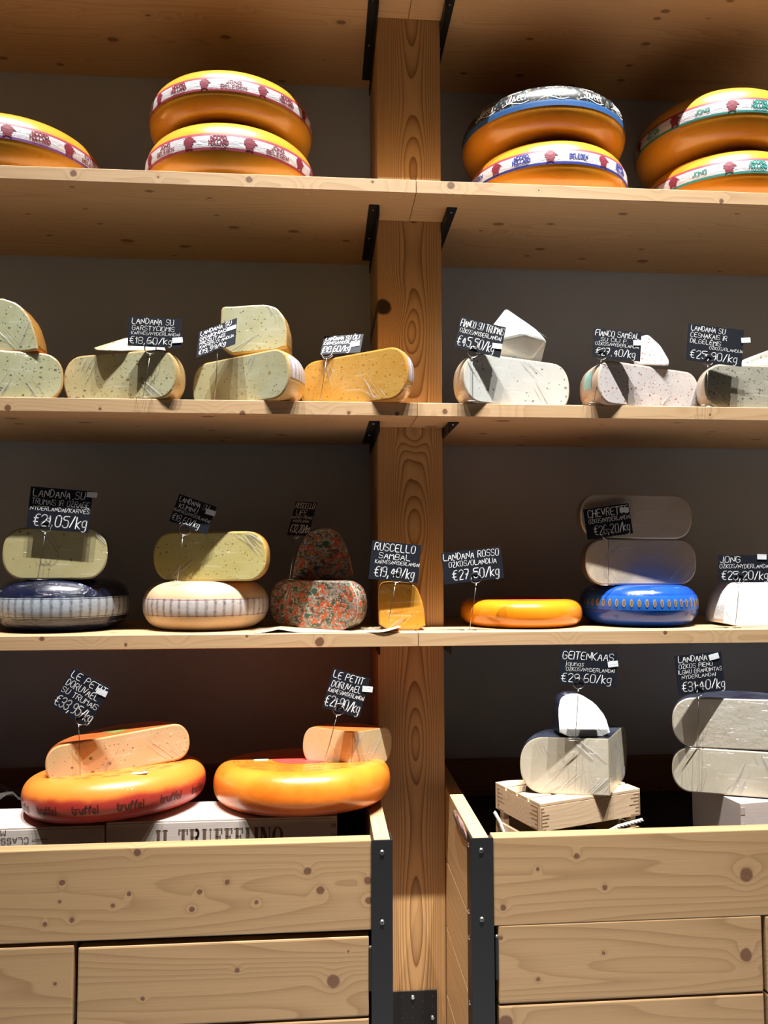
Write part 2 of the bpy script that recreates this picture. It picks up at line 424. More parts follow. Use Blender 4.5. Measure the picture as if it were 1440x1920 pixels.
wax = mat_rind('yellow_cheese_wax', (.78, .33, .025), (.84, .40, .04), .28, .5, 7)
wax_o = mat_rind('amber_cheese_wax', (.78, .29, .02), (.84, .37, .03), .26, .5, 7)
wax_rosso = mat_rind('bright_orange_wax', (.76, .24, .008), (.80, .29, .014), .2, .7, 6)
wax_navy = mat_rind('navy_wax_in_film', (.004, .006, .02), (.010, .015, .045), .25, .8, 9, 1.8)
wax_black = mat_rind('near_black_rind', (.012, .014, .03), (.05, .06, .09), .3, .5, 14, .5)
wax_blue = mat_rind('cobalt_blue_wax', (.006, .055, .42), (.012, .085, .52), .22, .8, 10, .35)
wax_cream = mat_rind('pale_cream_rind', (.60, .41, .22), (.68, .51, .32), .45, .2, 8)
wax_truf = mat_rind('orange_to_red_rind', (.62, .13, .03), (.72, .22, .03), .28, .6, 7, .25)
def _truf():
    t = NT('orange_rind_with_red_side'); z = t.sep(t.obj)[2]
    f = t.ss(t.m('ADD', z, t.m('MULTIPLY', t.noise(t.obj, 18, 3), .018)), .052, .068)
    c = t.mix(f, t.mix(t.noise(t.obj, 9, 3), (.34, .022, .02), (.44, .05, .03)), t.mix(t.noise(t.obj, 9, 3), (.72, .175, .018), (.80, .25, .04)))
    t.col(c); t.inp('Roughness', .36); film(t, .3); t.inp('Normal', t.bump(t.noise(t.obj, 70, 4), .12, .003)); return t.mat
M_truf = _truf()
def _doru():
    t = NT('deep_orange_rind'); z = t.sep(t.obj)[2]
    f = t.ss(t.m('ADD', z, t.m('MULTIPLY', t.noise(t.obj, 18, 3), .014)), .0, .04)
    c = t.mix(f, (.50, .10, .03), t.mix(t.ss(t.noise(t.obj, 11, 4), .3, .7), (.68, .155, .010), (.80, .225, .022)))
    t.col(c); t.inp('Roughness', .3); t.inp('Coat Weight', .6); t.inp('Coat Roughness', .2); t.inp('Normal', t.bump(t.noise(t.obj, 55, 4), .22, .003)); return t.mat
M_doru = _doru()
rind_straw = mat_rind('straw_yellow_rind', (.72, .43, .12), (.78, .55, .24), .35, .4, 12, .7)
rind_orange = mat_rind('orange_rind_in_film', (.78, .34, .06), (.80, .45, .13), .3, .4, 12, .8)
rind_white = mat_rind('whitish_rind_in_film', (.66, .60, .50), (.58, .44, .28), .4, .3, 14, .8)
rind_chili = mat_rind('brownish_white_rind_in_film', (.62, .52, .44), (.50, .30, .18), .4, .3, 12, .8)
rind_grey = mat_rind('dark_grey_brown_rind', (.09, .07, .06), (.16, .13, .10), .4, .3, 12, .5)
rind_red = mat_rind('red_printed_rind', (.66, .13, .03), (.75, .20, .04), .3, .5, 14, .6)
GR = (.055, .075, .035); BR = (.10, .055, .02)
ch_herb = mat_cheese('pale_green_herb_cheese', (.50, .50, .28), (.58, .60, .40), (.66, .36, .09), ((GR, 75, .0044, 1, .6), (GR, 150, .0022, 5, .5)))
ch_must = mat_cheese('pale_mustard_seed_cheese', (.52, .48, .26), (.58, .57, .37), (.60, .36, .10), (((.16, .10, .04), 80, .0036, 2, .75), ((.20, .13, .05), 150, .0018, 6, .6)))
ch_nut = mat_cheese('pale_walnut_cheese', (.50, .48, .27), (.56, .57, .40), (.62, .38, .11), (((.26, .20, .09), 60, .0046, 3, .5), (BR, 110, .0022, 7, .4)))
ch_chil = mat_cheese('golden_chili_cheese', (.66, .34, .055), (.70, .42, .10), (.74, .27, .02), (((.32, .12, .02), 80, .0036, 4, .5), ((.28, .15, .03), 150, .002, 8, .6)))
ch_truf = mat_cheese('white_truffle_goat_cheese', (.62, .63, .59), (.68, .69, .66), (.66, .55, .38), (((.12, .11, .09), 70, .0032, 5, .25), ((.3, .27, .2), 110, .0016, 9, .3)))
ch_samb = mat_cheese('white_sambal_goat_cheese', (.62, .57, .56), (.68, .65, .64), (.72, .55, .36), (((.26, .09, .05), 85, .0032, 6, .6), ((.30, .16, .12), 130, .0022, 3, .5)))
ch_nett = mat_cheese('grey_green_nettle_cheese', (.40, .39, .31), (.47, .45, .37), (.52, .48, .38), (((.07, .075, .05), 85, .0034, 7, .75), ((.10, .10, .07), 140, .0022, 4, .6)))
ch_truh = mat_cheese('pale_yellow_truffle_cheese', (.56, .49, .24), (.60, .55, .31), (.45, .34, .14), (((.22, .13, .05), 50, .0040, 8, .5), ((.28, .2, .08), 100, .0016, 2, .3)))
ch_cumi = mat_cheese('yellow_cumin_cheese', (.62, .52, .18), (.66, .58, .26), (.74, .46, .10), (((.14, .10, .03), 85, .0030, 9, .65), ((.20, .14, .04), 140, .0018, 1, .5)))
ch_orang = mat_cheese('orange_sambal_cheese', (.80, .34, .03), (.82, .42, .05), (.78, .25, .02), (((.42, .14, .01), 60, .0040, 3, .35),))
ch_chev = mat_cheese('grey_beige_goat_cheese', (.64, .53, .40), (.68, .59, .47), (.76, .66, .50), ())
ch_snow = mat_cheese('snow_white_goat_cheese', (1.08, 1.08, 1.05), (1.12, 1.12, 1.1), (1.05, 1.04, 1.), (), bumpy=.25, filmed=.4)
ch_goat = mat_cheese('ivory_goat_cheese', (.70, .64, .50), (.74, .70, .58), (.66, .56, .38), ())
ch_aged = mat_cheese('broken_white_aged_cheese', (.66, .60, .48), (.74, .70, .62), (.62, .54, .40), (((.3, .22, .13), 26, .006, 3, .25),), bumpy=.16)
ch_trdo = mat_cheese('cream_truffle_soft_cheese', (.70, .50, .25), (.74, .56, .32), (.80, .42, .14), (((.12, .075, .03), 52, .0042, 2, .35), ((.18, .11, .04), 110, .002, 5, .35)))
ch_dor = mat_cheese('cream_yellow_soft_cheese', (.70, .55, .28), (.72, .62, .38), (.78, .42, .12), (((.55, .42, .2), 50, .003, 2, .3),))
M_marb = mat_marble('red_green_white_marbled_cheese')

# ------------------------------------------------------------------ the room
box('wall_back', -3.2, 3.6, 2.203, 2.32, 0, 4.2, M_paint, bev=0)['kind'] = 'structure'
box('floor', -3.2, 3.6, -3.6, 2.32, -.1, 0, M_floor, bev=0)['kind'] = 'structure'
zA, zB, zC, zZ = 2.390, 1.862, 1.337, 2.925
TH = .0315
PX0, PX1, PYF, WALL = .1335, .2965, 1.902, 2.2015
kn = [(2.136, .147, .0225)]
gs = [(2.085, .220, .10, .044, -2.6), (2.07, .218, .045, .016, -1.0), (1.585, .226, .085, .042, -2.8), (1.05, .226, .17, .042, -3.0), (1.06, .224, .06, .016, -1.0),
      (2.50, .226, .12, .040, -2.8), (1.82, .222, .05, .040, 4.), (.62, .226, .22, .040, -3.2), (2.136, .147, .06, .05, 4.5), (2.95, .222, .2, .040, -3.0)]
M_post = mat_wood('honey_pine_post', (.62, .365, .150), (.20, .085, .024), 'Z', knots=kn, seed=3, contrast=1.45, rand_knots=False,
                  quad=(.224, 15500, 3.), gauss=gs, rough=.5, knot_col=(.018, .008, .006), wob=1.6, origin=((PX0+PX1)/2, (PYF+WALL)/2, 0))
post = box('wooden_post', PX0, PX1, PYF, WALL, 0, 3.6, M_post, bev=.003)
prop(post, 'square honey-brown pine post standing between the two shelf bays', 'post')

def shelf_board(name, side, zt, label, seed, knots_front=()):
    """one shelf board, notched round the post and butted to its neighbour in front of the post"""
    y0, y1, j = 1.75, WALL, .2142
    if side < 0: P = [(-1.75, y0), (j-.0006, y0), (j-.0006, PYF-.0008), (PX0-.0015, PYF-.0008), (PX0-.0015, y1), (-1.75, y1)]
    else: P = [(j+.0006, y0), (2.2, y0), (2.2, y1), (PX1+.0015, y1), (PX1+.0015, PYF-.0008), (j+.0006, PYF-.0008)]
    org = Vector((P[0][0], y0, zt-TH))
    bm = bmesh.new(); lo = [bm.verts.new((x-org.x, y-org.y, 0)) for x, y in P]; hi = [bm.verts.new((x-org.x, y-org.y, TH)) for x, y in P]
    n = len(P); bm.faces.new(lo[::-1]); bm.faces.new(hi)
    for i in range(n): bm.faces.new((lo[i], lo[(i+1) % n], hi[(i+1) % n], hi[i]))
    bmesh.ops.recalc_face_normals(bm, faces=bm.faces)
    bmesh.ops.bevel(bm, geom=list(bm.edges), offset=.0012, segments=1, affect='EDGES')
    m_ = mat_wood('shelf_pine', WL, WD, 'X', freq=95, knots=knots_front, seed=seed, contrast=.6, flat='Z', origin=org, wob=.5)
    o = from_bm(name, bm, m_); o.location = org
    return prop(o, label, 'shelf', 'pine shelf boards')
shelf_board('shelf_board', -1, zZ, 'left board of the highest shelf, seen only from below', 1)
shelf_board('shelf_board', 1, zZ, 'right board of the highest shelf, seen only from below', 2)
shelf_board('shelf_board', -1, zA, 'left pine shelf board under the white-banded yellow wheels', 4, [(p.x, p.y, r_*1.75/FPX, p.z) for p, r_ in ((at(a_, b_, 1.752), c_) for a_, b_, c_ in [(138, 326, 7), (297, 333, 4), (467, 338, 7), (698, 341, 3)])])
shelf_board('shelf_board', 1, zA, 'right pine shelf board under the stacks of yellow wheels', 5, [(p.x, p.y, r_*1.75/FPX, p.z) for p, r_ in ((at(a_, b_, 1.752), c_) for a_, b_, c_ in [(845, 349, 8), (1010, 358, 3), (1352, 378, 6)])])
shelf_board('shelf_board', -1, zB, 'left pine shelf board under the herb, mustard and chili cheeses', 6, [(p.x, p.y, r_*1.75/FPX, p.z) for p, r_ in ((at(a_, b_, 1.752), c_) for a_, b_, c_ in [(15, 765, 7), (188, 767, 4), (455, 776, 6), (654, 774, 4), (744, 776, 5)])])
shelf_board('shelf_board', 1, zB, 'right pine shelf board under the white speckled goat cheeses', 7, [(p.x, p.y, r_*1.75/FPX, p.z) for p, r_ in ((at(a_, b_, 1.752), c_) for a_, b_, c_ in [(834, 772, 5), (1330, 778, 3)])])
shelf_board('shelf_board', -1, zC, 'left pine shelf board under the navy and cream wheels', 8, [(p.x, p.y, r_*1.75/FPX, p.z) for p, r_ in ((at(a_, b_, 1.752), c_) for a_, b_, c_ in [(79, 1198, 5), (236, 1209, 4), (599, 1203, 9), (463, 1193, 3)])])
shelf_board('shelf_board', 1, zC, 'right pine shelf board under the flat orange wheel and blue wheel', 9, [(p.x, p.y, r_*1.75/FPX, p.z) for p, r_ in ((at(a_, b_, 1.752), c_) for a_, b_, c_ in [(1247, 1186, 4)])])

def bracket(side, zt, label):
    zu = zt-TH-.0006; s = .0255; th = .003
    xi = (PX0-.0008) if side < 0 else (PX1+.0008)
    r = empty('angle_bracket', (xi, 1.815, zu), label, 'bracket', 'black steel shelf brackets on the post')
    bm = bmesh.new(); d = side
    a, b = sorted((0, d*s)); bm_box(bm, a, b, 0, .343, -th, 0, .0006)
    from_bm('shelf_flange', bm, M_black, r)
    bm = bmesh.new(); a, b = sorted((0, d*th)); bm_box(bm, a, b, 0, .38, -s, -th, .0006)
    from_bm('post_flange', bm, M_black, r)
    for yy in (.022, .19):
        bm = bmesh.new(); bmesh.ops.create_cone(bm, cap_ends=True, segments=12, radius1=.0022, radius2=.003, depth=.0012)
        bmesh.ops.translate(bm, verts=bm.verts, vec=(d*s*.55, yy, -th-.0005)); from_bm('screw', bm, M_steel, r)
for zt, nm in ((zZ, 'the highest shelf'), (zA, 'the shelf of yellow wheels'), (zB, 'the second shelf of cut cheeses'), (zC, 'the shelf of navy and blue wheels')):
    bracket(-1, zt, f'black steel angle bracket left of the post under {nm}')
    bracket(1, zt, f'black steel angle bracket right of the post under {nm}')

# steel plate screwed to the foot of the post
r = empty('post_plate', ((.167+.272)/2, PYF-.004, 0), 'black perforated steel plate screwed across the foot of the post', 'metal plate')
bm = bmesh.new(); bm_box(bm, -.06, .0535, 0, .003, .0, .475, .001); from_bm('plate', bm, M_black, r)
for px, py in ((774, 1870), (811, 1908)):
    p = at(px, py, PYF-.004)-r.location
    bm = bmesh.new(); bmesh.ops.create_cone(bm, cap_ends=True, segments=14, radius1=.0052, radius2=.0036, depth=.003, matrix=Matrix.Translation((p.x, -.0015, p.z)) @ Matrix.Rotation(R_(90), 4, 'X'))
    from_bm('screw', bm, M_steel, r)
M_hole = mat_plain('punched_hole_grey', (.07, .07, .07), .6)
for px, py in ((754, 1869), (811, 1867), (793, 1877), (754, 1890), (774, 1888), (811, 1887), (754, 1909), (774, 1908), (793, 1897), (793, 1917)):
    p = at(px, py, PYF-.004)-r.location
    mesh('hole', [Vector((p.x+.0016*math.cos(j*math.pi/4), -.0004, p.z+.0016*math.sin(j*math.pi/4))) for j in range(8)], [tuple(range(8))], M_hole, r)

# ------------------------------------------------------------------ the two planked bins under the shelves
YB = 1.55
def bin_wood(seed, knots, freq=52, contrast=.85, origin=(0, 0, 0), gauss=(), amp=.022):
    return mat_wood('bin_plank_pine', (.40, .25, .12), (.23, .12, .05), 'X', freq=freq, knots=knots, seed=seed, contrast=contrast, gauss=gauss, origin=origin, flat='Y', noise_amp=amp,
                    rand_knots=False, knot_col=(.10, .045, .022), wob=.55)
def K(lst, Y=YB):
    o = []
    for px, py, rp in lst:
        p = at(px, py, Y); o.append((p.x, p.z, rp*Y/FPX))
    return o
def screw_on(parent, x, z, y, r_=.0052):
    bm = bmesh.new(); bmesh.ops.create_cone(bm, cap_ends=True, segments=14, radius1=r_*1.0, radius2=r_*.7, depth=.0022, matrix=Matrix.Translation((x, y, z)) @ Matrix.Rotation(R_(90), 4, 'X'))
    bmesh.ops.create_cone(bm, cap_ends=True, segments=8, radius1=r_*.36, radius2=r_*.36, depth=.0006, matrix=Matrix.Translation((x, y-.0012, z)) @ Matrix.Rotation(R_(90), 4, 'X'))
    for f in bm.faces:
        f.material_index = 1 if all((v.co-Vector((x, y-.0012, z))).length < r_*.45 for v in f.verts) else 0
    return from_bm('screw', bm, [M_steel, M_black], parent)

def planked_bin(name, loc, x0, x1, label, side, zt, front_knots, seed):
    """open-topped planked bin. side = +1: its corner post is on the right, -1: on the left"""
    r = empty(name, loc, label, 'storage bin', 'planked bins'); L = r.location
    t = .032; zb = zt-.170
    xs = (x0, x1-.0375) if side > 0 else (x0+.0395, x1)
    box('front_board', xs[0], xs[1], YB, YB+t, zb, zt, bin_wood(seed, front_knots, origin=L), r, .002)
    xi = (x1-t, x1) if side > 0 else (x0, x0+t)
    for k, (a, b) in enumerate(((zb, zt), (zb-.158, zb-.003), (zb-.315, zb-.161), (zb-.472, zb-.318), (zb-.62, zb-.475))):
        box('side_board', xi[0], xi[1], YB+.006, WALL, max(.02, a), b, mat_wood('bin_side_pine', (.60, .39, .19), WD, 'Y', freq=70, seed=seed+k, contrast=.5, origin=L, rand_knots=False, wob=.8), r, .002)
    xo = (x0, x1-t-.002) if side > 0 else (x0+t+.002, x1)
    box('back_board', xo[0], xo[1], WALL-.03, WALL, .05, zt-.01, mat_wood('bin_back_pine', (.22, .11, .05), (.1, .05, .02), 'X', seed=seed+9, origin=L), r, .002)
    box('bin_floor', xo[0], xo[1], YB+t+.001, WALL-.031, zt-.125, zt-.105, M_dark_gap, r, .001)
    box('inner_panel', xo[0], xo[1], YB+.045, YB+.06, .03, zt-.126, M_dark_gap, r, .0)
    # black angle steel on the corner
    xa = (x1-.0375, x1+.0042) if side > 0 else (x0-.0055, x0+.0395)
    bm = bmesh.new(); bm_box(bm, xa[0]-L.x, xa[1]-L.x, YB-.003-L.y, YB-L.y, .0-L.z, zt+.001-L.z, .0006)
    xf = (xa[1]-.003, xa[1]) if side > 0 else (xa[0], xa[0]+.003)
    bm_box(bm, xf[0]-L.x, xf[1]-L.x, YB-L.y, YB+.041-L.y, .0-L.z, zt+.001-L.z, .0006)
    an = from_bm('corner_angle', bm, M_black, r)
    for zz in (zt-.023, zt-.155, zt-.5):
        screw_on(an, (xa[0]+xa[1])/2-L.x + (.0 if side > 0 else -.002), zz-L.z, YB-.004-L.y)
    if side < 0:
        for zz in (zt-.02, zt-.150, zt-.2, zt-.325):
            bm = bmesh.new(); bmesh.ops.create_cone(bm, cap_ends=True, segments=12, radius1=.0036, radius2=.005, depth=.0022, matrix=Matrix.Translation((xa[0]-.001-L.x, YB+.022-L.y, zz-L.z)) @ Matrix.Rotation(R_(90), 4, 'Y'))
            from_bm('screw', bm, M_steel, an)
    return r, L, zb
fk = K([(117, 1655, 6), (242, 1676, 4), (212, 1698, 4), (112, 1691, 2.5), (84, 1733, 4), (135, 1725, 5), (360, 1705, 6), (374, 1672, 5), (426, 1654, 5), (481, 1692, 5),
        (577, 1633, 8), (600, 1669, 8), (690, 1651, 7), (692, 1689, 8), (258, 1598, 7)])
binl, LL, zbl = planked_bin('planked_bin', (-.4, 1.85, 0), -1.5, .1325, 'left planked bin holding the two big orange wheels on cartons', 1, .9515, fk, 21)
fk = K([(1081, 1605, 6), (1008, 1630, 4), (1134, 1664, 5), (944, 1702, 6), (1400, 1640, 14)])
binr, LR, zbr = planked_bin('planked_bin', (1.0, 1.85, 0), .2975, 2.1, 'right planked bin holding the slatted crate and grey-white slabs', -1, .9495, fk, 33)
# bark left on the waney edge of the right bin's side board
bm = bmesh.new()
bmesh.ops.create_icosphere(bm, subdivisions=3, radius=1, matrix=Matrix.Translation((.2925-LR.x, 1.672-LR.y, .936-LR.z)) @ Matrix.Diagonal((.004, .085, .013, 1)))
for v in bm.verts: v.co += Vector((random.uniform(-.0012, .0012), 0, random.uniform(-.002, .002)))
from_bm('bark_edge', bm, M_bark, binr, True)

def door(parent_label, x0, x1, zt, hinge, seed, kn1, kn2, loc):
    r = empty('cabinet_door', loc, parent_label, 'cabinet door', 'planked cabinet doors'); L = r.location
    z = zt
    for i in range(5):
        h = .150 if i == 0 else .158
        z0_ = max(.03, z-h)
        g = ()
        box('plank', x0, x1, YB+.0, YB+.026, z0_, z, bin_wood(seed+i, kn1 if i == 0 else (kn2 if i == 1 else ()), 46, .9, L, amp=.035), r, .0035)
        z = z0_-.0035
        if z < .12: break
    box('batten', x0+.03, x1-.03, YB+.0268, YB+.04, .06, zt-.02, M_dark_gap, r, .001)
    if hinge:
        xh = x1+.0028 if hinge > 0 else x0-.0028
        V, F = [], []; tube(V, F, [(xh-L.x, YB+.001-L.y, zt-.022-L.z), (xh-L.x, YB+.001-L.y, zt-.102-L.z)], .0036, 10)
        mesh('hinge', V, F, M_black, r, smooth=False)
        bm = bmesh.new(); bmesh.ops.create_uvsphere(bm, u_segments=8, v_segments=6, radius=.0032, matrix=Matrix.Translation((xh-L.x, YB+.001-L.y, zt-.0205-L.z))); from_bm('hinge_pin', bm, M_steel, r)
    return r
door('planked cabinet door at lower left with only its right end in view', -1.3, -.468, .7745, 0, 50, K([(103, 1845, 3)]), (), (-.9, 1.56, 0))
door('planked cabinet door hinged beside the left corner steel under the orange wheels', -.4605, .0905, .7695, 1, 60, K([(625, 1840, 13), (445, 1819, 5), (267, 1873, 4), (653, 1784, 2)]), (), (-.18, 1.56, 0))
door('planked cabinet door hinged beside the right corner steel under the slatted crate', .3455, .887, .7805, -1, 70, K([(1399, 1791, 13), (939, 1759, 4), (1132, 1787, 4), (1009, 1836, 4)]), K([(948, 1917, 14)]), (.62, 1.56, 0))
door('planked cabinet door at the right photo edge beyond the gap', .8945, 1.5, .778, 0, 80, (), (), (1.2, 1.56, 0))

# ------------------------------------------------------------------ cheese builders
def prof(Rr, H, c, n=2.3, N=25):
    t = np.linspace(-math.pi/2, math.pi/2, N)
    return [(Rr-c+c*abs(math.cos(a))**(2/n), H/2+H/2*math.copysign(abs(math.sin(a))**(2/n), a)) for a in t]
def rotm(rot=0, tilt=0, pitch=0):
    return (Matrix.Rotation(-R_(tilt), 3, 'Y') @ Matrix.Rotation(R_(pitch), 3, 'X') @ Matrix.Rotation(R_(rot), 3, 'Z')).to_euler()
def lathe(name, P, mats, parent, a0=0, a1=360, seg=96, mi=None, lump=0., seed=0):
    full = a1-a0 >= 360; n = max(6, int(seg*(a1-a0)/360)); cols = n if full else n+1
    rg = random.Random(seed); ph = [rg.uniform(0, 6.28) for _ in range(6)]
    V = []
    for i in range(cols):
        a = R_(a0+(a1-a0)*i/n)
        k = 1+lump*(math.sin(2*a+ph[0])*.5+math.sin(3*a+ph[1])*.35+math.sin(5*a+ph[2])*.2)
        for r_, z in P: V.append((r_*k*math.cos(a), r_*k*math.sin(a), z))
    m = len(P); F = []; idx = []
    for i in range(n):
        j = (i+1) % cols
        for q in range(m-1):
            F.append((i*m+q, j*m+q, j*m+q+1, i*m+q+1)); idx.append(0 if mi is None else mi[q])
    return mesh(name, V, F, mats, parent, mi=idx, smooth=True)
def prof_at(P, z):
    for (r0, z0), (r1, z1) in zip(P, P[1:]):
        if z0 <= z <= z1 and z1 > z0: return r0+(r1-r0)*(z-z0)/(z1-z0)
    return P[-1][0]
def band_on(r, P, H, f0, f1, name, edges, mats, off=.0009, seed=0, lump=0.):
    """paper band following the wheel's side between heights f0*H and f1*H; edges = list of (fraction, material index)"""
    zs = sorted(set([f0+(f1-f0)*k/14 for k in range(15)]+[e for e, _ in edges]))
    Pb = [(prof_at(P, z*H)+off, z*H) for z in zs]; mi = []
    for a, b in zip(zs, zs[1:]):
        mid = (a+b)/2; mm = 0
        for e, k in edges:
            if mid >= e: mm = k
        mi.append(mm)
    return lathe(name, Pb, mats, r, mi=mi, seed=seed, lump=lump)
def side_map(P, H, off, lump=0., seed=0):
    """(u = arc length to the right of the front, v = height up the wheel side) -> point"""
    Rm = max(q[0] for q in P)
    def f(u, v):
        a = -math.pi/2+u/Rm; r_ = prof_at(P, v)+off
        return Vector((r_*math.cos(a), r_*math.sin(a), v))
    return f
def rosette(V, F, u, v, s, f):
    n = 11; pts = []
    for k in range(2*n):
        q = math.pi*k/n; rr = s*(.40 if k % 2 else .5); pts.append((u+rr*math.cos(q)*1.15, v+s*.12+rr*math.sin(q)*1.0))
    k0 = len(V); V.append(f(u, v+s*.12)); V += [f(*p) for p in pts]
    for k in range(2*n): F.append((k0, k0+1+k, k0+1+(k+1) % (2*n)))
    fill_poly(V, F, [(u+s*.3, v+s*.1), (u+s*.78, v+s*.02), (u+s*.55, v+s*.22), (u+s*.3, v+s*.3)], f)
    fill_poly(V, F, [(u-s*.34, v-s*.2), (u-s*.38, v-s*.66), (u-s*.1, v-s*.5), (u-s*.05, v-s*.28)], f)
    fill_poly(V, F, [(u+s*.05, v-s*.28), (u+s*.1, v-s*.5), (u+s*.38, v-s*.66), (u+s*.34, v-s*.2)], f)
    fill_poly(V, F, [(u-s*.12, v-s*.28), (u-s*.12, v-s*.5), (u+s*.12, v-s*.5), (u+s*.12, v-s*.28)], f)

def wheel(loc, Rr, H, mat, label, group=None, cf=.6, rot=(0, 0, 0), lump=.004, seed=0, name='round_cheese'):
    r = empty(name, loc, label, 'cheese', group, rotm(*rot))
    c = min(cf*H, Rr*.98); P = prof(Rr, H, c); Pf = [(0.0, 0.0), (P[0][0]*.5, 0.)]+P+[(P[-1][0]*.5, H), (0.0, H)]
    lathe('rind', Pf, mat, r, seg=112, lump=lump, seed=seed)
    return r, P

def gouda(loc, Rr, H, label, group, top, bottom, words, wcol, u_off, seed, f0=.41, f1=.67, wm=wax):
    r, P = wheel(loc, Rr, H, wm, label, group, seed=seed, lump=.0)
    w_ = f1-f0
    bnd = band_on(r, P, H, f0, f1, 'paper_band', [(f0, 2), (f0+w_*.15, 0), (f1-w_*.16, 1)], [M_band, top, bottom])
    f = side_map(P, H, .0016); V, F = [], []
    vm = (f0+w_*.5)*H; hb = w_*H*.70; pitch = .068; n = int(2*math.pi*Rr/pitch); pitch = 2*math.pi*Rr/n
    for k in range(n):
        u = (k-n//2)*pitch*1.0+u_off
        if abs(u) > 2.0*Rr: continue
        if k % 2 == 0:
            if abs(u) > 1.75*Rr: continue
            VR, FR = [], []; rosette(VR, FR, u, vm, hb*.92, f); mesh('rosette', VR, FR, M_red, bnd)
        else:
            tx = words[(k//2) % len(words)]
            if len(tx) == 1:
                put_text(V, F, tx[0], u, vm-hb*.20, hb*.40, min(.046, .0085*len(tx[0])), f, hb*.040, center=True, step=.006)
            elif tx[0] == 'NOORD':
                put_text(V, F, 'NOORD', u, vm+hb*.14, hb*.34, .036, f, hb*.045, center=True, step=.006)
                put_text(V, F, 'HOLLAND', u, vm-hb*.26, hb*.34, .044, f, hb*.045, center=True, step=.006)
                put_text(V, F, 'HOLLAND', u, vm-hb*.48, hb*.13, .034, f, hb*.018, center=True, step=.006)
            else:
                put_text(V, F, tx[0], u, vm+hb*.12, hb*.32, .0085*len(tx[0]), f, hb*.035, center=True, step=.006)
                put_text(V, F, tx[1], u, vm-hb*.36, hb*.32, .0085*len(tx[1]), f, hb*.035, center=True, step=.006)
    mesh('lettering', V, F, wcol, bnd)
    return r

def _film_mat():
    m_ = bpy.data.materials.new('cling_film'); m_.use_nodes = True; nt = m_.node_tree; nt.nodes.clear()
    out = nt.nodes.new('ShaderNodeOutputMaterial'); mx = nt.nodes.new('ShaderNodeMixShader'); tr = nt.nodes.new('ShaderNodeBsdfTransparent')
    gl = nt.nodes.new('ShaderNodeBsdfPrincipled'); gl.inputs['Base Color'].default_value = (.5, .5, .5, 1); gl.inputs['Roughness'].default_value = .16; gl.inputs['Specular IOR Level'].default_value = .9
    mx.inputs[0].default_value = .30
    nt.links.new(tr.outputs[0], mx.inputs[1]); nt.links.new(gl.outputs[0], mx.inputs[2]); nt.links.new(mx.outputs[0], out.inputs[0]); return m_
M_film = _film_mat()
def inside(poly, x, y):
    c = False
    for (x0, y0), (x1, y1) in zip(poly, poly[1:]+poly[:1]):
        if (y0 > y) != (y1 > y) and x < (x1-x0)*(y-y0)/(y1-y0)+x0: c = not c
    return c
def film_wrap(parent, poly, f, normal, seed, n=14):
    """creases and gathered folds of the cling film stretched over a cut face"""
    rg = random.Random(seed); xs = [p[0] for p in poly]; ys = [p[1] for p in poly]; x0, x1, y0, y1 = min(xs), max(xs), min(ys), max(ys)
    V, F = [], []
    na = 2 if n < 20 else 4
    anchors = []
    for _ in range(na):
        ax = x0+(x1-x0)*rg.choice((rg.uniform(.08, .3), rg.uniform(.7, .92), rg.uniform(.3, .7))); low = rg.random() < .7
        anchors.append((ax, y0+(y1-y0)*(.05 if low else .95), (math.pi/2 if low else -math.pi/2)+rg.choice((-.8, -.5, .5, .8))))
    for k in sorted(range(n), key=lambda q: q % na):
        if k < na and F: mesh('film_wrap', V, F, M_film, parent, smooth=True); V, F = [], []
        ax, ay, a0_ = anchors[k % na]; an = a0_+rg.gauss(0, .13); L = rg.uniform(.02, .085)
        wd = rg.uniform(.0004, .0010) if rg.random() < .85 else rg.uniform(.0018, .0035); hh = wd*rg.uniform(.35, .6); ax += rg.gauss(0, .012)
        ax += rg.uniform(-.008, .008); st = .006; row = []; bend = rg.uniform(-1.2, 1.2)
        d = 0
        while d < L:
            a_ = an+bend*d; px, py = ax+math.cos(a_)*d, ay+math.sin(a_)*d
            if inside(poly, px, py):
                tp = math.sin(math.pi*min(1, max(.05, d/L)))**.6; nx, ny = -math.sin(a_), math.cos(a_)
                row.append([f(px+nx*wd*q*tp, py+ny*wd*q*tp)+normal*(.0007+hh*tp*(1-q*q)) for q in (-1, -.5, 0, .5, 1)])
            elif row: break
            d += st
        for r0, r1 in zip(row, row[1:]):
            b = len(V); V += r0+r1
            for q in range(4): F.append((b+q, b+q+1, b+5+q+1, b+5+q))
    if F: mesh('film_wrap', V, F, M_film, parent, smooth=True)
def inset_poly(P, d):
    n = len(P); out = []
    for i in range(n):
        a, b, c = P[i-1], P[i], P[(i+1) % n]
        t = (c[0]-a[0], c[1]-a[1]); L = math.hypot(*t) or 1
        out.append((b[0]-t[1]/L*d, b[1]+t[0]/L*d))
    return out
def face_mesh(name, poly, f, mat, parent, rim=.009, rims=(0., .25, .55, 1.), bulge=.0015, normal=Vector((0, 0, 0)), convex_edges=True):
    """cut face: counter-clockwise outline with rings of a rim attribute fading inwards"""
    V, F, E = [], [], []; n = len(poly)
    for q, k in enumerate(rims):
        pp = inset_poly(poly, rim*k) if k > 0 else poly
        for p in pp:
            V.append(f(*p)+normal*(bulge*min(1, k*2.2))); E.append(1-k)
    for q in range(len(rims)-1):
        for i in range(n):
            j = (i+1) % n; F.append((q*n+i, q*n+j, (q+1)*n+j, (q+1)*n+i))
    F.append(tuple(range((len(rims)-1)*n, len(rims)*n)))
    return mesh(name, V, F, mat, parent, edge=E, smooth=False)
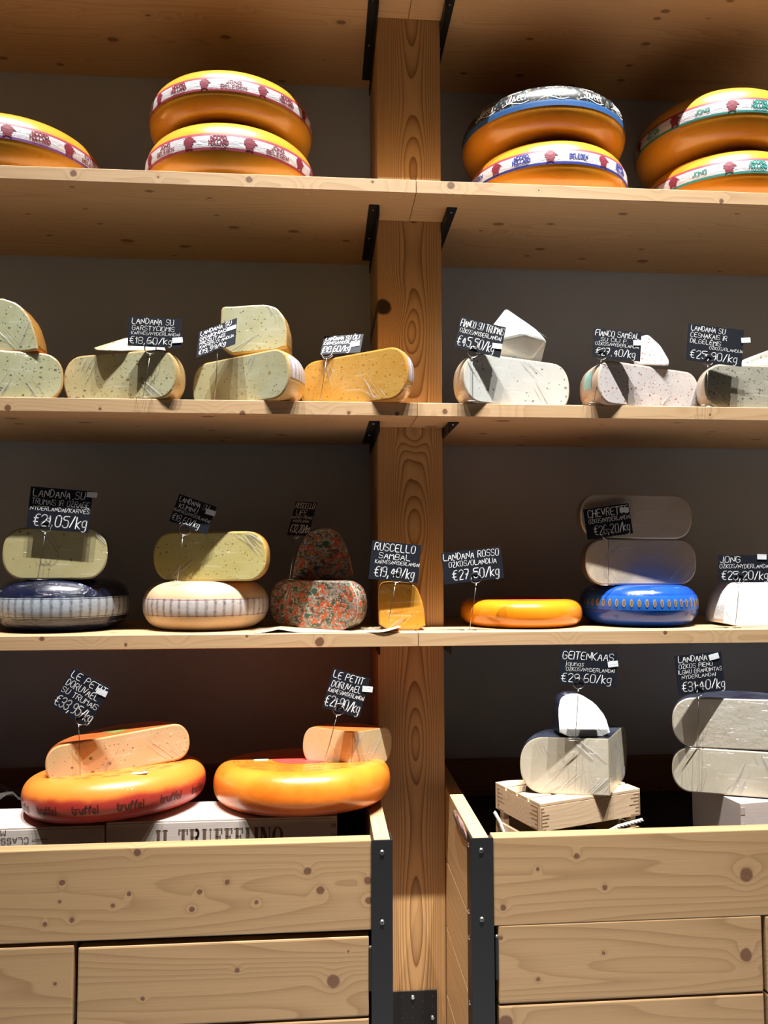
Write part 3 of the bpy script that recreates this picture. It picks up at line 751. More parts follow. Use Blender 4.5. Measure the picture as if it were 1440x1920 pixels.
def sector(loc, Rr, H, a0, a1, rind, paste, label, group=None, cf=.45, rot=(0, 0, 0), name='cut_cheese', seed=0, rim=.007, band=None, lump=.006, nexp=2.3, cat='cheese', creases=14, squash=1.):
    """piece cut from a wheel between angles a0 and a1 (0 = +x, 90 = to the back)"""
    r = empty(name, loc, label, cat, group, rotm(*rot))
    c = min(cf*H, Rr*.98); P = prof(Rr, H, c, nexp); Pf = [(0.0, 0.0)]+P+[(0.0, H)]
    rd = lathe('rind', Pf, rind, r, a0, a1, lump=0, seed=seed)
    for v in rd.data.vertices: v.co.y *= squash
    dense = []
    for a, b in zip(Pf, Pf[1:]):
        L = math.hypot(b[0]-a[0], b[1]-a[1]); n = max(1, int(L/.012)); dense += [(a[0]+(b[0]-a[0])*i/n, a[1]+(b[1]-a[1])*i/n) for i in range(n)]
    dense.append(Pf[-1])
    if abs(a1-a0-180) < .5:
        left = [(-x, z) for x, z in dense[::-1]]
        poly = dense + left[1:-1]
        d = Vector((math.cos(R_(a0)), math.sin(R_(a0)), 0)); nrm = Vector((d.y, -d.x, 0))
        face_mesh('cut_face', poly, lambda u, v: d*u+Vector((0, 0, v))+nrm*.0004, paste, r, rim, normal=nrm)
        if creases: film_wrap(r, poly, lambda u, v: d*u+Vector((0, 0, v))+nrm*.0019, nrm, int(loc[0]*1000), creases)
    else:
        nz = int(H/.012); ax = [(0.0, H-H*i/nz) for i in range(1, nz)]
        poly = dense+ax
        for a, sgn in ((a0, 1), (a1, -1)):
            d = Vector((math.cos(R_(a)), math.sin(R_(a)), 0)); nrm = Vector((d.y, -d.x, 0))*sgn
            pl = poly if sgn > 0 else [(u, v) for u, v in poly]
            o = face_mesh('cut_face', pl, lambda u, v, d=d, nrm=nrm: d*u+Vector((0, 0, v))+nrm*.0004, paste, r, rim*.6, normal=nrm*.3)
            if sgn < 0: o.data.flip_normals()
            if creases: film_wrap(r, poly, lambda u, v, d=d, nrm=nrm: d*u+Vector((0, 0, v))+nrm*.0008, nrm, int(loc[0]*1000+a), creases)
    if band:
        b0, b1, s0, s1, bm_ = band; zs = [b0+(b1-b0)*k/10 for k in range(11)]
        pl_ = lathe('paper_label', [(prof_at(P, z*H)+.0008, z*H) for z in zs], bm_, r, s0, s1, lump=0)
        for v in pl_.data.vertices: v.co.y *= squash
    return r

def block(pts, Y, depth, rind, paste, label, group=None, name='cheese_piece', rim=.006, back=.93, skew=(0, 0), cat='cheese', round_=True, yaw=0, base=None, pitch=0, creases=9):
    """cut piece with outline pts (photo pixels at depth Y, clockwise or not) and real thickness behind it"""
    W = [at(x, y, Y) for x, y in pts]
    area = sum(a.x*b.z-b.x*a.z for a, b in zip(W, W[1:]+W[:1]))
    if area < 0: W = W[::-1]
    cx = sum(p.x for p in W)/len(W); zb = min(p.z for p in W) if base is None else base
    P = [(p.x-cx, max(0, p.z-zb)) for p in W]
    for _ in range(1 if round_ else 0):
        q = []
        for a, b in zip(P, P[1:]+P[:1]):
            q += [(a[0]*.82+b[0]*.18, a[1]*.82+b[1]*.18), (a[0]*.18+b[0]*.82, a[1]*.18+b[1]*.82)]
        P = q
    # finer outline
    q = []
    for a, b in zip(P, P[1:]+P[:1]):
        n = max(1, int(math.hypot(b[0]-a[0], b[1]-a[1])/.008)); q += [(a[0]+(b[0]-a[0])*i/n, a[1]+(b[1]-a[1])*i/n) for i in range(n)]
    P = q; n = len(P); zc = sum(p[1] for p in P)/n
    r = empty(name, (cx, Y, zb), label, cat, group, (0, 0, R_(yaw))); lean = math.tan(R_(-pitch))
    V, F = [], []
    ts = (0, .06, .3, .6, .85, 1.)
    for t in ts:
        k = 1 if t < .85 else (back+(1-back)*.5 if t < 1 else back*.93)
        for x, z in P: V.append((x*k+skew[0]*t, depth*t+lean*z*(1-t*.7), (z*k if z < .001 else max(0, z*k))+skew[1]*t*(z > .003)))
    for q_ in range(len(ts)-1):
        for i in range(n):
            j = (i+1) % n; F.append((q_*n+i, (q_+1)*n+i, (q_+1)*n+j, q_*n+j))
    F.append(tuple(range((len(ts)-1)*n, len(ts)*n))[::-1])
    o = mesh('rind', V, F, rind, r); o.data.polygons.foreach_set('use_smooth', [True]*(len(F)-1)+[False])
    face_mesh('cut_face', P, lambda u, v: Vector((u, -.0003+lean*v, v)), paste, r, rim, normal=Vector((0, -1, 0)))
    if creases: film_wrap(r, P, lambda u, v: Vector((u, -.0018+lean*v, v)), Vector((0, -1, 0)), int(cx*1000), creases)
    return r

def hull(pts, mat, label, name='cheese_wedge', bev=.006, cat='cheese', group=None, base_z=None):
    W = [at(*p[:3]) for p in pts]; seat = any(len(p) > 3 for p in pts)
    for p, q in zip(W, pts):
        if len(q) > 3: p.z = base_z
    z0 = base_z if seat else min(p.z for p in W); c = Vector((sum(p.x for p in W)/len(W), sum(p.y for p in W)/len(W), z0))
    r = empty(name, c if base_z is None else Vector((c.x, c.y, base_z)), label, cat, group)
    bm = bmesh.new()
    for p in W: bm.verts.new(p-c)
    res = bmesh.ops.convex_hull(bm, input=bm.verts)
    bmesh.ops.delete(bm, geom=[g for g in res['geom_interior'] if isinstance(g, bmesh.types.BMVert)], context='VERTS')
    bmesh.ops.dissolve_limit(bm, angle_limit=R_(8), verts=bm.verts, edges=bm.edges)
    bmesh.ops.bevel(bm, geom=list(bm.edges), offset=bev, segments=3, affect='EDGES', profile=.6)
    o = from_bm('paste', bm, mat, r, False)
    for p in o.data.polygons: p.use_smooth = p.area < 2e-4
    return r

# ------------------------------------------------------------------ top shelf: yellow wheels
JB = ('JONG', 'BELEGEN'); NH = ('NOORD', 'HOLLAND')
G1 = 'yellow wheels with printed paper bands on the top shelf'
gouda((-.771, 1.950, zA), .208, .150, 'yellow wheel with white and purple-edged band, alone at the left photo edge', G1, M_crim, M_purp, [('EXTRA', 'BELEGEN'), NH], M_red, -.012, 1)
gouda((-.2373, 1.9596, zA), .2146, .148, 'lower yellow wheel of the left stack, white band with crimson edges', G1, M_crim, M_crim, [NH, JB], M_red, -.006, 2, f0=.355, f1=.625)
gouda((-.2393, 1.9613, zA+.148), .2063, .131, 'upper yellow wheel of the left stack, white band with crimson edges', G1, M_crim, M_crim, [JB, NH], M_red, .028, 3, f0=.395, f1=.65)
gouda((.590, 1.9761, zA), .2111, .152, 'lower yellow wheel with blue-edged band, beneath the dark picture-banded wheel', G1, M_crim, M_blue, [('BELEGEN',), NH], M_blue, .022, 4, wm=wax_o)
gouda((1.0769, 1.980, zA), .2075, .150, 'lower yellow wheel of the right edge stack, band edged in green', G1, M_crim, M_teal, [NH, ('JONG',)], M_teal, -.010, 5, wm=wax_o)
gouda((1.0677, 1.982, zA+.150), .2085, .1675, 'upper yellow wheel of the right edge stack, band edged in green', G1, M_crim, M_teal, [NH, ('JONG',)], M_teal, .010, 6, f0=.40, f1=.63)
# dark picture-banded wheel
H5 = .134; r5, P5 = wheel((.5846, 1.9803, zA+.152), .2153, H5, wax_o, 'orange wheel with dark picture band above a blue strip, upper of its stack', lump=0.)
band_on(r5, P5, H5, .53, .955, 'picture_band', [(.53, 0)], [M_city])
band_on(r5, P5, H5, .42, .53, 'blue_strip', [(.42, 0)], [M_sky])
f = side_map(P5, H5, .0018); V, F = [], []
for u in (-.215, -.125, -.03, .068, .165, .245):
    put_text(V, F, 'Juweel', u, .60*H5, .024, .048, f, .0008, center=True, slant=.22, step=.006)
    ribbon(V, F, [[(u-.034+i*.0068, .565*H5+.004*math.sin(i/10*math.pi*2)) for i in range(11)]], f, .0006)
    ribbon(V, F, [[(u-.02+i*.004, .82*H5) for i in range(9)]], f, .0012)
mesh('band_lettering', V, F, M_ink, r5)

# ------------------------------------------------------------------ second shelf: cut cheeses
G2 = 'half wheels on the second shelf'
YF = 1.766
sector((-.7134, YF+.004, zB), .1223, .1094, 0, 180, rind_orange, ch_herb, 'pale green half wheel with dark herbs, lowest at the left photo edge', G2, rot=(14, 0, 0))
block([(-60, 661), (-75, 600), (-40, 566), (0, 558), (35, 570), (57, 597), (68, 630), (73, 661)], YF+.012, .10, rind_orange, ch_herb, 'tall pale green herb piece standing on the half wheel at the left photo edge', base=zB+.1096, back=.72)
sector((-.4669, 1.785, zB), .1474, .1130, 0, 180, rind_straw, ch_must, 'pale yellow half wheel with mustard seeds, under a thin flat wedge', G2, rot=(-20, 0, 0))
hull([(175, 656, 1.79), (180, 661, 1.775), (236, 637, 1.80), (305, 643, 1.80), (312, 663, 1.79), (230, 662, 1.77), (180, 661, 1.86), (300, 661, 1.88), (240, 640, 1.86)], ch_must, 'thin flat pale wedge lying on the mustard seed half wheel', base_z=zB+.1135, bev=.004)
grey_lab = _coins('small_grey_print_label', (.55, .52, .55), (.12, .1, .12), 60, 1)
sector((-.1976, 1.80, zB), .1534, .1138, 0, 180, rind_straw, ch_nut, 'pale walnut half wheel turned to show straw rind and grey paper label at right', G2, rot=(-38, 0, 0), band=(.40, .86, 1.5, 34, grey_lab))
block([(411, 662), (412, 580), (416, 572), (440, 573), (470, 572), (500, 573), (520, 580), (534, 597), (540, 625), (538, 658)], 1.815, .09, rind_straw, ch_nut, 'pale walnut piece with ragged top rind standing on the walnut half wheel', yaw=-10, base=zB+.1140)
sector((.0639, 1.787, zB), .156, .1195, 0, 180, rind_orange, ch_chil, 'golden orange chili half wheel in front of the post', G2, rot=(-38, 0, 0), squash=.75, band=(.34, .80, 1.5, 32, grey_lab))
sector((.4604, 1.785, zB), .1536, .1167, 0, 180, rind_white, ch_truf, 'white half wheel with few dark specks, right of the post under a peaked wedge', G2, rot=(22, 0, 0))
hull([(948, 578, 1.805), (1008, 619, 1.81), (1027, 637, 1.81), (1021, 652, 1.84), (990, 665, 1.825, 0), (930, 638, 1.785), (985, 626, 1.785), (890, 652, 1.80), (905, 664, 1.83, 0), (900, 662, 1.93, 0), (1010, 658, 1.93, 0), (952, 582, 1.85)], ch_truf, 'peaked white wedge in film on the white truffle half wheel', base_z=zB+.1169, bev=.007)
sector((.7835, 1.785, zB), .1642, .1032, 0, 180, rind_chili, ch_samb, 'white half wheel with red-brown flecks and a teal sticker at its left end', G2, rot=(22, 0, 0), band=(.38, .78, 160, 172, mat_plain('teal_sticker_foil', (.25, .45, .42), .35, 0, .3, 60, .1)))
hull([(1196, 622, 1.80), (1215, 617, 1.80), (1238, 638, 1.81), (1254, 665, 1.80), (1255, 677, 1.79), (1190, 675, 1.775), (1180, 645, 1.79), (1190, 676, 1.90), (1250, 674, 1.90), (1212, 625, 1.87)], ch_samb, 'small white flecked wedge standing on the red-flecked half wheel', base_z=zB+.1034, bev=.006)
sector((1.0533, 1.775, zB), .1432, .1082, 0, 180, rind_white, ch_nett, 'grey-green half wheel with dense herb flecks at the right photo edge', G2, rot=(3, 0, 0))
hull([(1380, 686, 1.79), (1392, 674, 1.80), (1440, 656, 1.80), (1490, 654, 1.80), (1500, 684, 1.79), (1440, 686, 1.78), (1400, 686, 1.88), (1490, 684, 1.90), (1440, 660, 1.88)], ch_nett, 'thin pale wedge lying on the grey-green half wheel at the right photo edge', base_z=zB+.1085, bev=.004)
hull([(1322, 761, 1.762), (1336, 761, 1.762), (1331, 757, 1.765), (1326, 757, 1.765), (1329, 761, 1.772)], ch_goat, 'tiny cheese crumb on the shelf edge below the grey-green half wheel', name='cheese_crumb', bev=.0005, base_z=zB)

# ------------------------------------------------------------------ third shelf: small wheels and cut halves
def seal_wheel(loc, Rr, H, wm, label, bandmat, f0, f1, linecol, lump=.004):
    r, P = wheel(loc, Rr, H, wm, label, None, cf=.5, lump=0)
    w_ = f1-f0; band_on(r, P, H, f0, f1, 'paper_band', [(f0, 0), (f0+w_*.04, 1), (f0+w_*.07, 0), (f1-w_*.07, 1), (f1-w_*.04, 0)], [bandmat, linecol])
    return r
r1 = seal_wheel((-.6264, 1.9373, zC), .1523, .1204, wax_navy, 'navy wheel in crumpled film with grey printed band, at the left photo edge', M_coin_grey, .28, .66, M_black)
sector((-.6131, 1.828, zC+.1206), .1170, .1189, 0, 180, wax_black, ch_truh, 'pale yellow truffle half wheel standing on the navy wheel')
r3 = seal_wheel((-.2852, 1.9346, zC), .1496, .1151, wax_cream, 'cream wheel with white printed band under the cumin half wheel', M_coin_white, .30, .66, M_red)
sector((-.2664, 1.838, zC+.1153), .1413, .1155, 0, 180, rind_orange, ch_cumi, 'yellow cumin half wheel standing on the cream wheel', rot=(-16, 0, 0))
sector((-.0288, 1.862, zC+.002), .1335, .1132, 0, 180, M_marb, M_marb, 'red, green and white marbled half wheel lying on brown paper', rot=(-40, 0, 0), band=(.02, .98, 2, 4, mat_rind('film_seam', (.4, .3, .25), (.5, .4, .35), .3, .6, 30, 1.)))
block([(547, 1088), (553, 1055), (563, 1020), (577, 998), (597, 990), (622, 990), (641, 1004), (655, 1040), (665, 1088)], 1.905, .09, M_marb, M_marb, 'tall marbled end piece standing on the red and green half wheel', base=zC+.1156, back=.8)
block([(712, 1181), (709, 1125), (712, 1098), (720, 1091), (765, 1092), (782, 1101), (794, 1135), (798, 1181)], 1.80, .085, rind_orange, ch_orang, 'small orange wedge alone on the shelf in front of the post', base=zC, yaw=-3, back=.8)
# sheet of brown paper under the marbled cheese
V, F = [], []; nx, ny = 26, 8
for i in range(nx):
    for j in range(ny):
        u, v = i/(nx-1), j/(ny-1); x = -.155+u*.33; y = 1.757+v*.17+.01*math.sin(u*5)
        z = zC+.0008+(.008*max(0, 1-abs(u-.17)/.14)**1.5)*(1-v*.7)+(.012*max(0, (u-.86)/.14)**1.3)*(1-v*.5)
        V.append((x, y, z))
for i in range(nx-1):
    for j in range(ny-1): F.append((i*ny+j, (i+1)*ny+j, (i+1)*ny+j+1, i*ny+j+1))
o = mesh('paper_sheet', V, F, M_kraft, origin=(0.01, 1.84, zC), smooth=True); prop(o, 'curled brown paper sheet under the marbled half wheel', 'paper')
md = o.modifiers.new('thickness', 'SOLIDIFY'); md.thickness = .0006; md.offset = 1
r8, P8 = wheel((.4977, 1.9379, zC), .1529, .0669, wax_rosso, 'flat shiny orange wheel right of the post', None, cf=.55, lump=0)
lathe('top_label', [(0, .0672), (.07, .0672), (.118, .0668)], mat_plain('red_top_label', (.42, .05, .04), .35, 0, .3, 40, .05), r8)
H9 = .101; r9, P9 = wheel((.8003, 1.9286, zC), .1436, H9, wax_blue, 'cobalt blue wheel with a row of gold ovals, under two beige half wheels', None, cf=.5, lump=0)
lathe('blue_band', [(prof_at(P9, (.42+.34*k/10)*H9)+.0008, (.42+.34*k/10)*H9) for k in range(11)], mat_rind('lighter_blue_band', (.012, .10, .50), (.02, .14, .58), .3, .6, 20, .2), r9)
f = side_map(P9, H9, .0016); V, F, V2, F2 = [], [], [], []
for k in range(-12, 13):
    u = .0175*k
    fill_poly(V, F, [(u+.0042*math.cos(q*math.pi/8), .59*H9+.0098*math.sin(q*math.pi/8)) for q in range(16)], f)
    for s_ in (-.0022, -.0007, .0008, .0023): ribbon(V2, F2, [[(u+s_*.8, .59*H9-.006+.0005*abs(s_)*1e3), (u+s_*.8, .59*H9+.006-.0005*abs(s_)*1e3)]], lambda a, b: f(a, b)*1.0+Vector((0, -.0004, 0)), .00035)
mesh('gold_ovals', V, F, mat_plain('tarnished_gold_print', (.36, .25, .12), .4, .2, .25, 120, .05), r9)
mesh('oval_lettering', V2, F2, M_print, r9)
G3 = 'beige half wheels stacked on the blue wheel'
sector((.7813, 1.855, zC+.1012), .1451, .1130, 0, 180, rind_grey, ch_chev, 'beige half wheel in streaky film lying directly on the blue wheel', G3, rot=(4, 0, 0), creases=24)
sector((.7715, 1.855, zC+.2144), .1442, .1096, 0, 180, rind_grey, ch_chev, 'topmost beige half wheel behind a black price card', G3, rot=(2, 0, 0))
block([(1356, 1177), (1359, 1140), (1366, 1112), (1378, 1094), (1400, 1090), (1500, 1091), (1512, 1177)], 1.83, .11, ch_snow, ch_snow, 'snow white cheese block at the right photo edge of the third shelf', base=zC, rim=.003, pitch=-5)

# ------------------------------------------------------------------ left bin: cartons, orange wheels, wedges
zc_t = .9645; zbf = .9515-.105
def carton(name, x0, x1, y0, y1, z0, z1, label, m_, seed):
    r = empty(name, ((x0+x1)/2, (y0+y1)/2, z0), label, 'box'); L = r.location
    box('body', x0, x1, y0, y1, z0, z1-.004, m_, r, .001)
    box('lid', x0+.001, x1-.001, y0+.001, y1-.001, z1-.004, z1, m_, r, .0008)
    return r
M_cart = mat_wood('pale_poplar_box', (.62, .55, .49), (.45, .37, .32), 'X', freq=120, seed=11, contrast=.35, rand_knots=False)
cl = carton('classic_box', -.80, -.4455, 1.66, 1.79, zbf, zc_t-.006, 'pale wooden box printed upside down with CLASSICO, at the left photo edge', M_cart, 1)
cl.name = 'printed_box'
ct = carton('printed_box', -.4425, .030, 1.66, 1.785, zbf, zc_t, 'pale wooden box printed IL TRUFFELINO under the two orange wheels', M_cart, 2)
# stencil serif lettering IL TRUFFELINO
L = ct.location; V, F = [], []
f0_ = lambda u, v: Vector((u-L.x, 1.66-.0006-L.y, v-L.z))
def bar(x0, x1, y0, y1): fill_poly(V, F, [(x0, y0), (x1, y0), (x1, y1), (x0, y1)], f0_)
def serif_text(txt, x, z, h, total):
    T, t, s = .0062, .0016, .0036   # thick stem, hairline, serif reach
    wdt = {'I': .010, 'L': .021, 'T': .023, 'R': .026, 'U': .026, 'F': .021, 'E': .022, 'N': .027, 'O': .027, ' ': .012}
    k = total/(sum(wdt[c]+.0035 for c in txt)-.0035)
    for c in txt:
        W = wdt[c]*k; a, b = x, x+W
        def stem(xx, th=T): bar(xx, xx+th, z, z+h)
        def ser(xx, th, y): bar(xx-s*.6, xx+th+s*.6, y, y+t)
        if c == 'I': stem(a+W/2-T/2); ser(a+W/2-T/2, T, z); ser(a+W/2-T/2, T, z+h-t)
        if c == 'L': stem(a+s); ser(a+s, T, z+h-t); bar(a, b, z, z+t); bar(b-t*1.6, b, z, z+h*.3)
        if c == 'T': stem(a+W/2-T/2); ser(a+W/2-T/2, T, z); bar(a, b, z+h-t, z+h); bar(a, a+t*1.6, z+h*.72, z+h); bar(b-t*1.6, b, z+h*.72, z+h)
        if c in 'FE':
            stem(a+s); ser(a+s, T, z); bar(a, b, z+h-t, z+h); bar(b-t*1.6, b, z+h*.72, z+h); bar(a+s, b-W*.25, z+h*.5, z+h*.5+t); bar(b-W*.3, b-W*.25+.001, z+h*.4, z+h*.62)
            if c == 'E': bar(a, b, z, z+t); bar(b-t*1.6, b, z, z+h*.3)
        if c == 'N':
            stem(a+s*.8, t*1.3); ser(a+s*.8, t, z); ser(a+s*.8, t, z+h-t); stem(b-s, t*1.3); ser(b-s, t, z+h-t)
            fill_poly(V, F, [(b-s+t*.6-T, z), (b-s+t*.6, z), (a+s*.8+T, z+h), (a+s*.3, z+h)], f0_)
        if c == 'U':
            stem(a+s*.8); V_ = 0; ser(a+s*.8, T, z+h-t); bar(b-s*.8-t, b-s*.8, z+h*.3, z+h); ser(b-s*.8-t, t, z+h-t)
            bar(a+s*.8+T*.6, b-s*.8, z, z+t*1.6); ribbon(V, F, [[(a+s*.8+T*.7, z+h*.12), (a+W*.5, z+t), (b-s-t, z+h*.12), (b-s*.8-t*.5, z+h*.3)]], f0_, t*.7)
        if c == 'R':
            stem(a+s*.6); ser(a+s*.6, T, z); bar(a, b-W*.35, z+h-t, z+h); bar(a+s, b-W*.35, z+h*.5, z+h*.5+t)
            pts = [(b-W*.36, z+h-t)]+[(b-W*.36+W*.2*math.sin(q*math.pi/6), z+h*.75+h*.235*math.cos(q*math.pi/6)) for q in range(7)]
            ribbon(V, F, [pts], f0_, T*.36); ribbon(V, F, [[(b-W*.34, z+h*.48), (b-W*.2, z+h*.12), (b, z+t)]], f0_, T*.36)
        if c == 'O':
            for q in range(24):
                a0, a1 = q*math.pi/12, (q+1)*math.pi/12
                def ring(an, kx, kz): return (a+W/2+W/2*kx*math.cos(an), z+h/2+h/2*kz*math.sin(an))
                fill_poly(V, F, [ring(a0, .46, .90), ring(a0, 1, 1.02), ring(a1, 1, 1.02), ring(a1, .46, .90)], f0_)
        x += W+.0035*k
xl, xr = at(293, 1560, 1.66).x, at(531, 1560, 1.66).x
serif_text('IL TRUFFELINO', xl, .912, .0345, xr-xl)
mesh('lettering', V, F, mat_plain('brown_stencil_print', (.12, .075, .05), .7, 0, .3, 120, 0), ct)
bm = bmesh.new()
for k, zz in enumerate((.945, .925, .905, .885)):
    bm_box(bm, .0175-L.x, .0285-L.x, 1.6593-L.y, 1.6605-L.y, zz-.0035-L.z, zz+.0035-L.z)
from_bm('finger_joints', bm, mat_plain('end_grain', (.36, .28, .22), .8), ct)
L = cl.location; V, F = [], []
f1_ = lambda u, v: Vector((L.x*0-(u)+0, 1.66-.0006-L.y, v))   # lettering stands on its head
def flip(u, v): return Vector((-u+at(53, 1575, 1.66).x-L.x, 1.66-.0006-L.y, -v+at(53, 1570, 1.66).z-L.z))
put_text(V, F, 'CLASSICO', 0, 0, .0115, .078, flip, .0007)
def flip2(u, v): return Vector((-u+at(10, 1575, 1.66).x-L.x, 1.66-.0006-L.y, -v+at(10, 1557, 1.66).z-L.z))
put_text(V, F, 'MW', 0, 0, .010, .022, flip2, .0007)
a, b = at(60, 1575, 1.66), at(90, 1573, 1.66)
ribbon(V, F, [[(a.x-L.x, a.z-L.z), (b.x-L.x, b.z-L.z)]], lambda u, v: Vector((u, 1.66-.0006-L.y, v)), .0006)
mesh('lettering', V, F, M_print, cl)

def top_map(z, ang0=0):
    def f(u, v):  # u = angle, v = radius
        return Vector((v*math.cos(u), v*math.sin(u), z))
    return f
def stamped(r, Rr, H, rings, word, m_, h=.009, seed=0, z=None):
    V, F = [], []
    for rad in rings:
        n = int(2*math.pi*rad/.066)
        for k in range(n):
            a0 = 2*math.pi*k/n+rad*30
            for li, tx in enumerate(word):
                st, wd = text_strokes(tx, 0)
                for s in st:
                    pts = [(a0-(p[0]-wd/2)*h*.95/rad, rad-li*h*1.5+p[1]*h) for p in s]
                    ribbon(V, F, [pts], lambda u, v: Vector((v*math.cos(u), v*math.sin(u), (H if z is None else z)+.0008)), .0007 if False else .0006, caps=False)
    return mesh('stamped_lettering', V, F, m_, r)
def ang_ribbon_fix(): pass
# truffle wheel
r3d, P3 = wheel((-.4554, 1.7936, .9590), .1936, .085, M_truf, 'orange wheel with red side printed truffel, left on the cartons', None, cf=.52, rot=(0, 3.2, -5), lump=0)
fm = side_map(P3, .085, .0008); V, F = [], []
for k in range(-5, 6):
    put_text(V, F, 'truffel', .088*k-.012, .024, .016, .052, fm, .0014, center=True, step=.006)
mesh('side_lettering', V, F, mat_plain('dark_red_brown_ink', (.08, .015, .012), .5), r3d)
M_ink2 = mat_plain('brown_rind_ink', (.30, .11, .02), .6, 0, .2, 80, 0)
def ring_text(r, H, rads, lines, m_, h=.0085, spacing=.058):
    V, F = [], []
    for rad in rads:
        n = int(2*math.pi*rad/spacing)
        for k in range(n):
            a0 = 2*math.pi*k/n+rad*41
            for li, tx in enumerate(lines):
                st, wd = text_strokes(tx, 0); rr = rad+li*h*1.5
                for s in st:   # readable from the wheel's middle
                    pts = [((p[0]-wd/2)*h, p[1]*h) for p in s]
                    ribbon(V, F, [pts], lambda u, v, a0=a0, rr=rr: Vector(((rr-v)*math.cos(a0+u/rr), (rr-v)*math.sin(a0+u/rr), H+.0007)), .0005, caps=False)
    o = mesh('stamped_lettering', V, F, m_, r); return o
ring_text(r3d, .085, (.080, .112, .140), ('Le petit', 'Doruvael'), M_ink2, .0062)
lathe('top_label', [(0, .0854), (.048, .0854)], mat_plain('red_orange_round_label', (.62, .09, .04), .4, 0, .3, 40, .05), r3d)
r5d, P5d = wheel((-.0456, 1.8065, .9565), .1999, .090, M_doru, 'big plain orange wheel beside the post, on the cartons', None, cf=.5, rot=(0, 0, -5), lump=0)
ring_text(r5d, .090, (.088, .120, .148), ('Le petit', 'Doruvael'), M_ink2, .0068)
lathe('top_label', [(0, .0904), (.070, .0904)], mat_plain('crimson_round_label', (.60, .05, .04), .4, 0, .25, 40, .05), r5d)
# wedges on them
d4 = sector((-.4353, 1.748, 1.0435), .1490, .0800, 0, 180, rind_red, ch_trdo, 'long cream half wheel with truffle flecks and red rind, tilted on the red-sided wheel', cf=.45, rot=(20, 6, 0), rim=.006)
V, F = [], []
for a0, a1, rr0, rr1 in ((60, 115, .02, .085),):
    pts = [(rr0*math.cos(R_(a0+(a1-a0)*i/10)), rr0*math.sin(R_(a0+(a1-a0)*i/10))) for i in range(11)]+[(rr1*math.cos(R_(a1-(a1-a0)*i/10)), rr1*math.sin(R_(a1-(a1-a0)*i/10))) for i in range(11)]
    V += [(x, y, .0806) for x, y in pts]; F.append(tuple(range(len(V))))
mesh('green_label', V, F, mat_plain('olive_green_label', (.20, .20, .05), .35, 0, .3, 40, .05), d4)
d6 = sector((.0625, 1.745, 1.036), .1235, .083, 40, 153, rind_red, ch_dor, 'cream quarter wedge with its corner to the front, on the plain orange wheel', cf=.40, rim=.008, rot=(0, -3, 0))
# small white price stickers lying on the wheels
def top_sticker(r, H, px, py, sx=.016, sy=.010):
    Mi = (Matrix.Translation(r.location) @ r.rotation_euler.to_matrix().to_4x4()).inverted()
    o_ = Mi @ CAM; d_ = Mi.to_3x3() @ (at(px, py, 1.7)-CAM); p = o_+d_*((H+.0007-o_.z)/d_.z)
    bm = bmesh.new(); bm_box(bm, p.x-sx, p.x+sx, p.y-sy, p.y+sy, H+.0002, H+.0009); from_bm('sticker', bm, M_stick, r)
top_sticker(r3d, .085, 262, 1449); top_sticker(r5d, .090, 490, 1424)
# crumpled film at the left edge
V, F = [], []; rg = random.Random(5); nx, ny = 16, 7
for i in range(nx):
    for j in range(ny):
        V.append((-.80+i/(nx-1)*.20, 1.792+j/(ny-1)*.12, .969+rg.uniform(0, .012)+.012*math.sin(i*.9+j)))
for i in range(nx-1):
    for j in range(ny-1): F.append((i*ny+j, (i+1)*ny+j, (i+1)*ny+j+1, i*ny+j+1))
t = NT('crumpled_dark_film'); t.col((.06, .055, .05)); t.inp('Roughness', .15); t.inp('Coat Weight', .6)
o = mesh('plastic_film', V, F, t.mat, origin=(-.70, 1.84, .955)); prop(o, 'crumpled dark plastic film behind the upside-down printed box', 'plastic film')
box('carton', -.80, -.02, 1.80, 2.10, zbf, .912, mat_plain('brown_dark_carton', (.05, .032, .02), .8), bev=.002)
prop(bpy.data.objects['carton'], 'dark brown carton deep in the left bin behind the printed boxes', 'box')

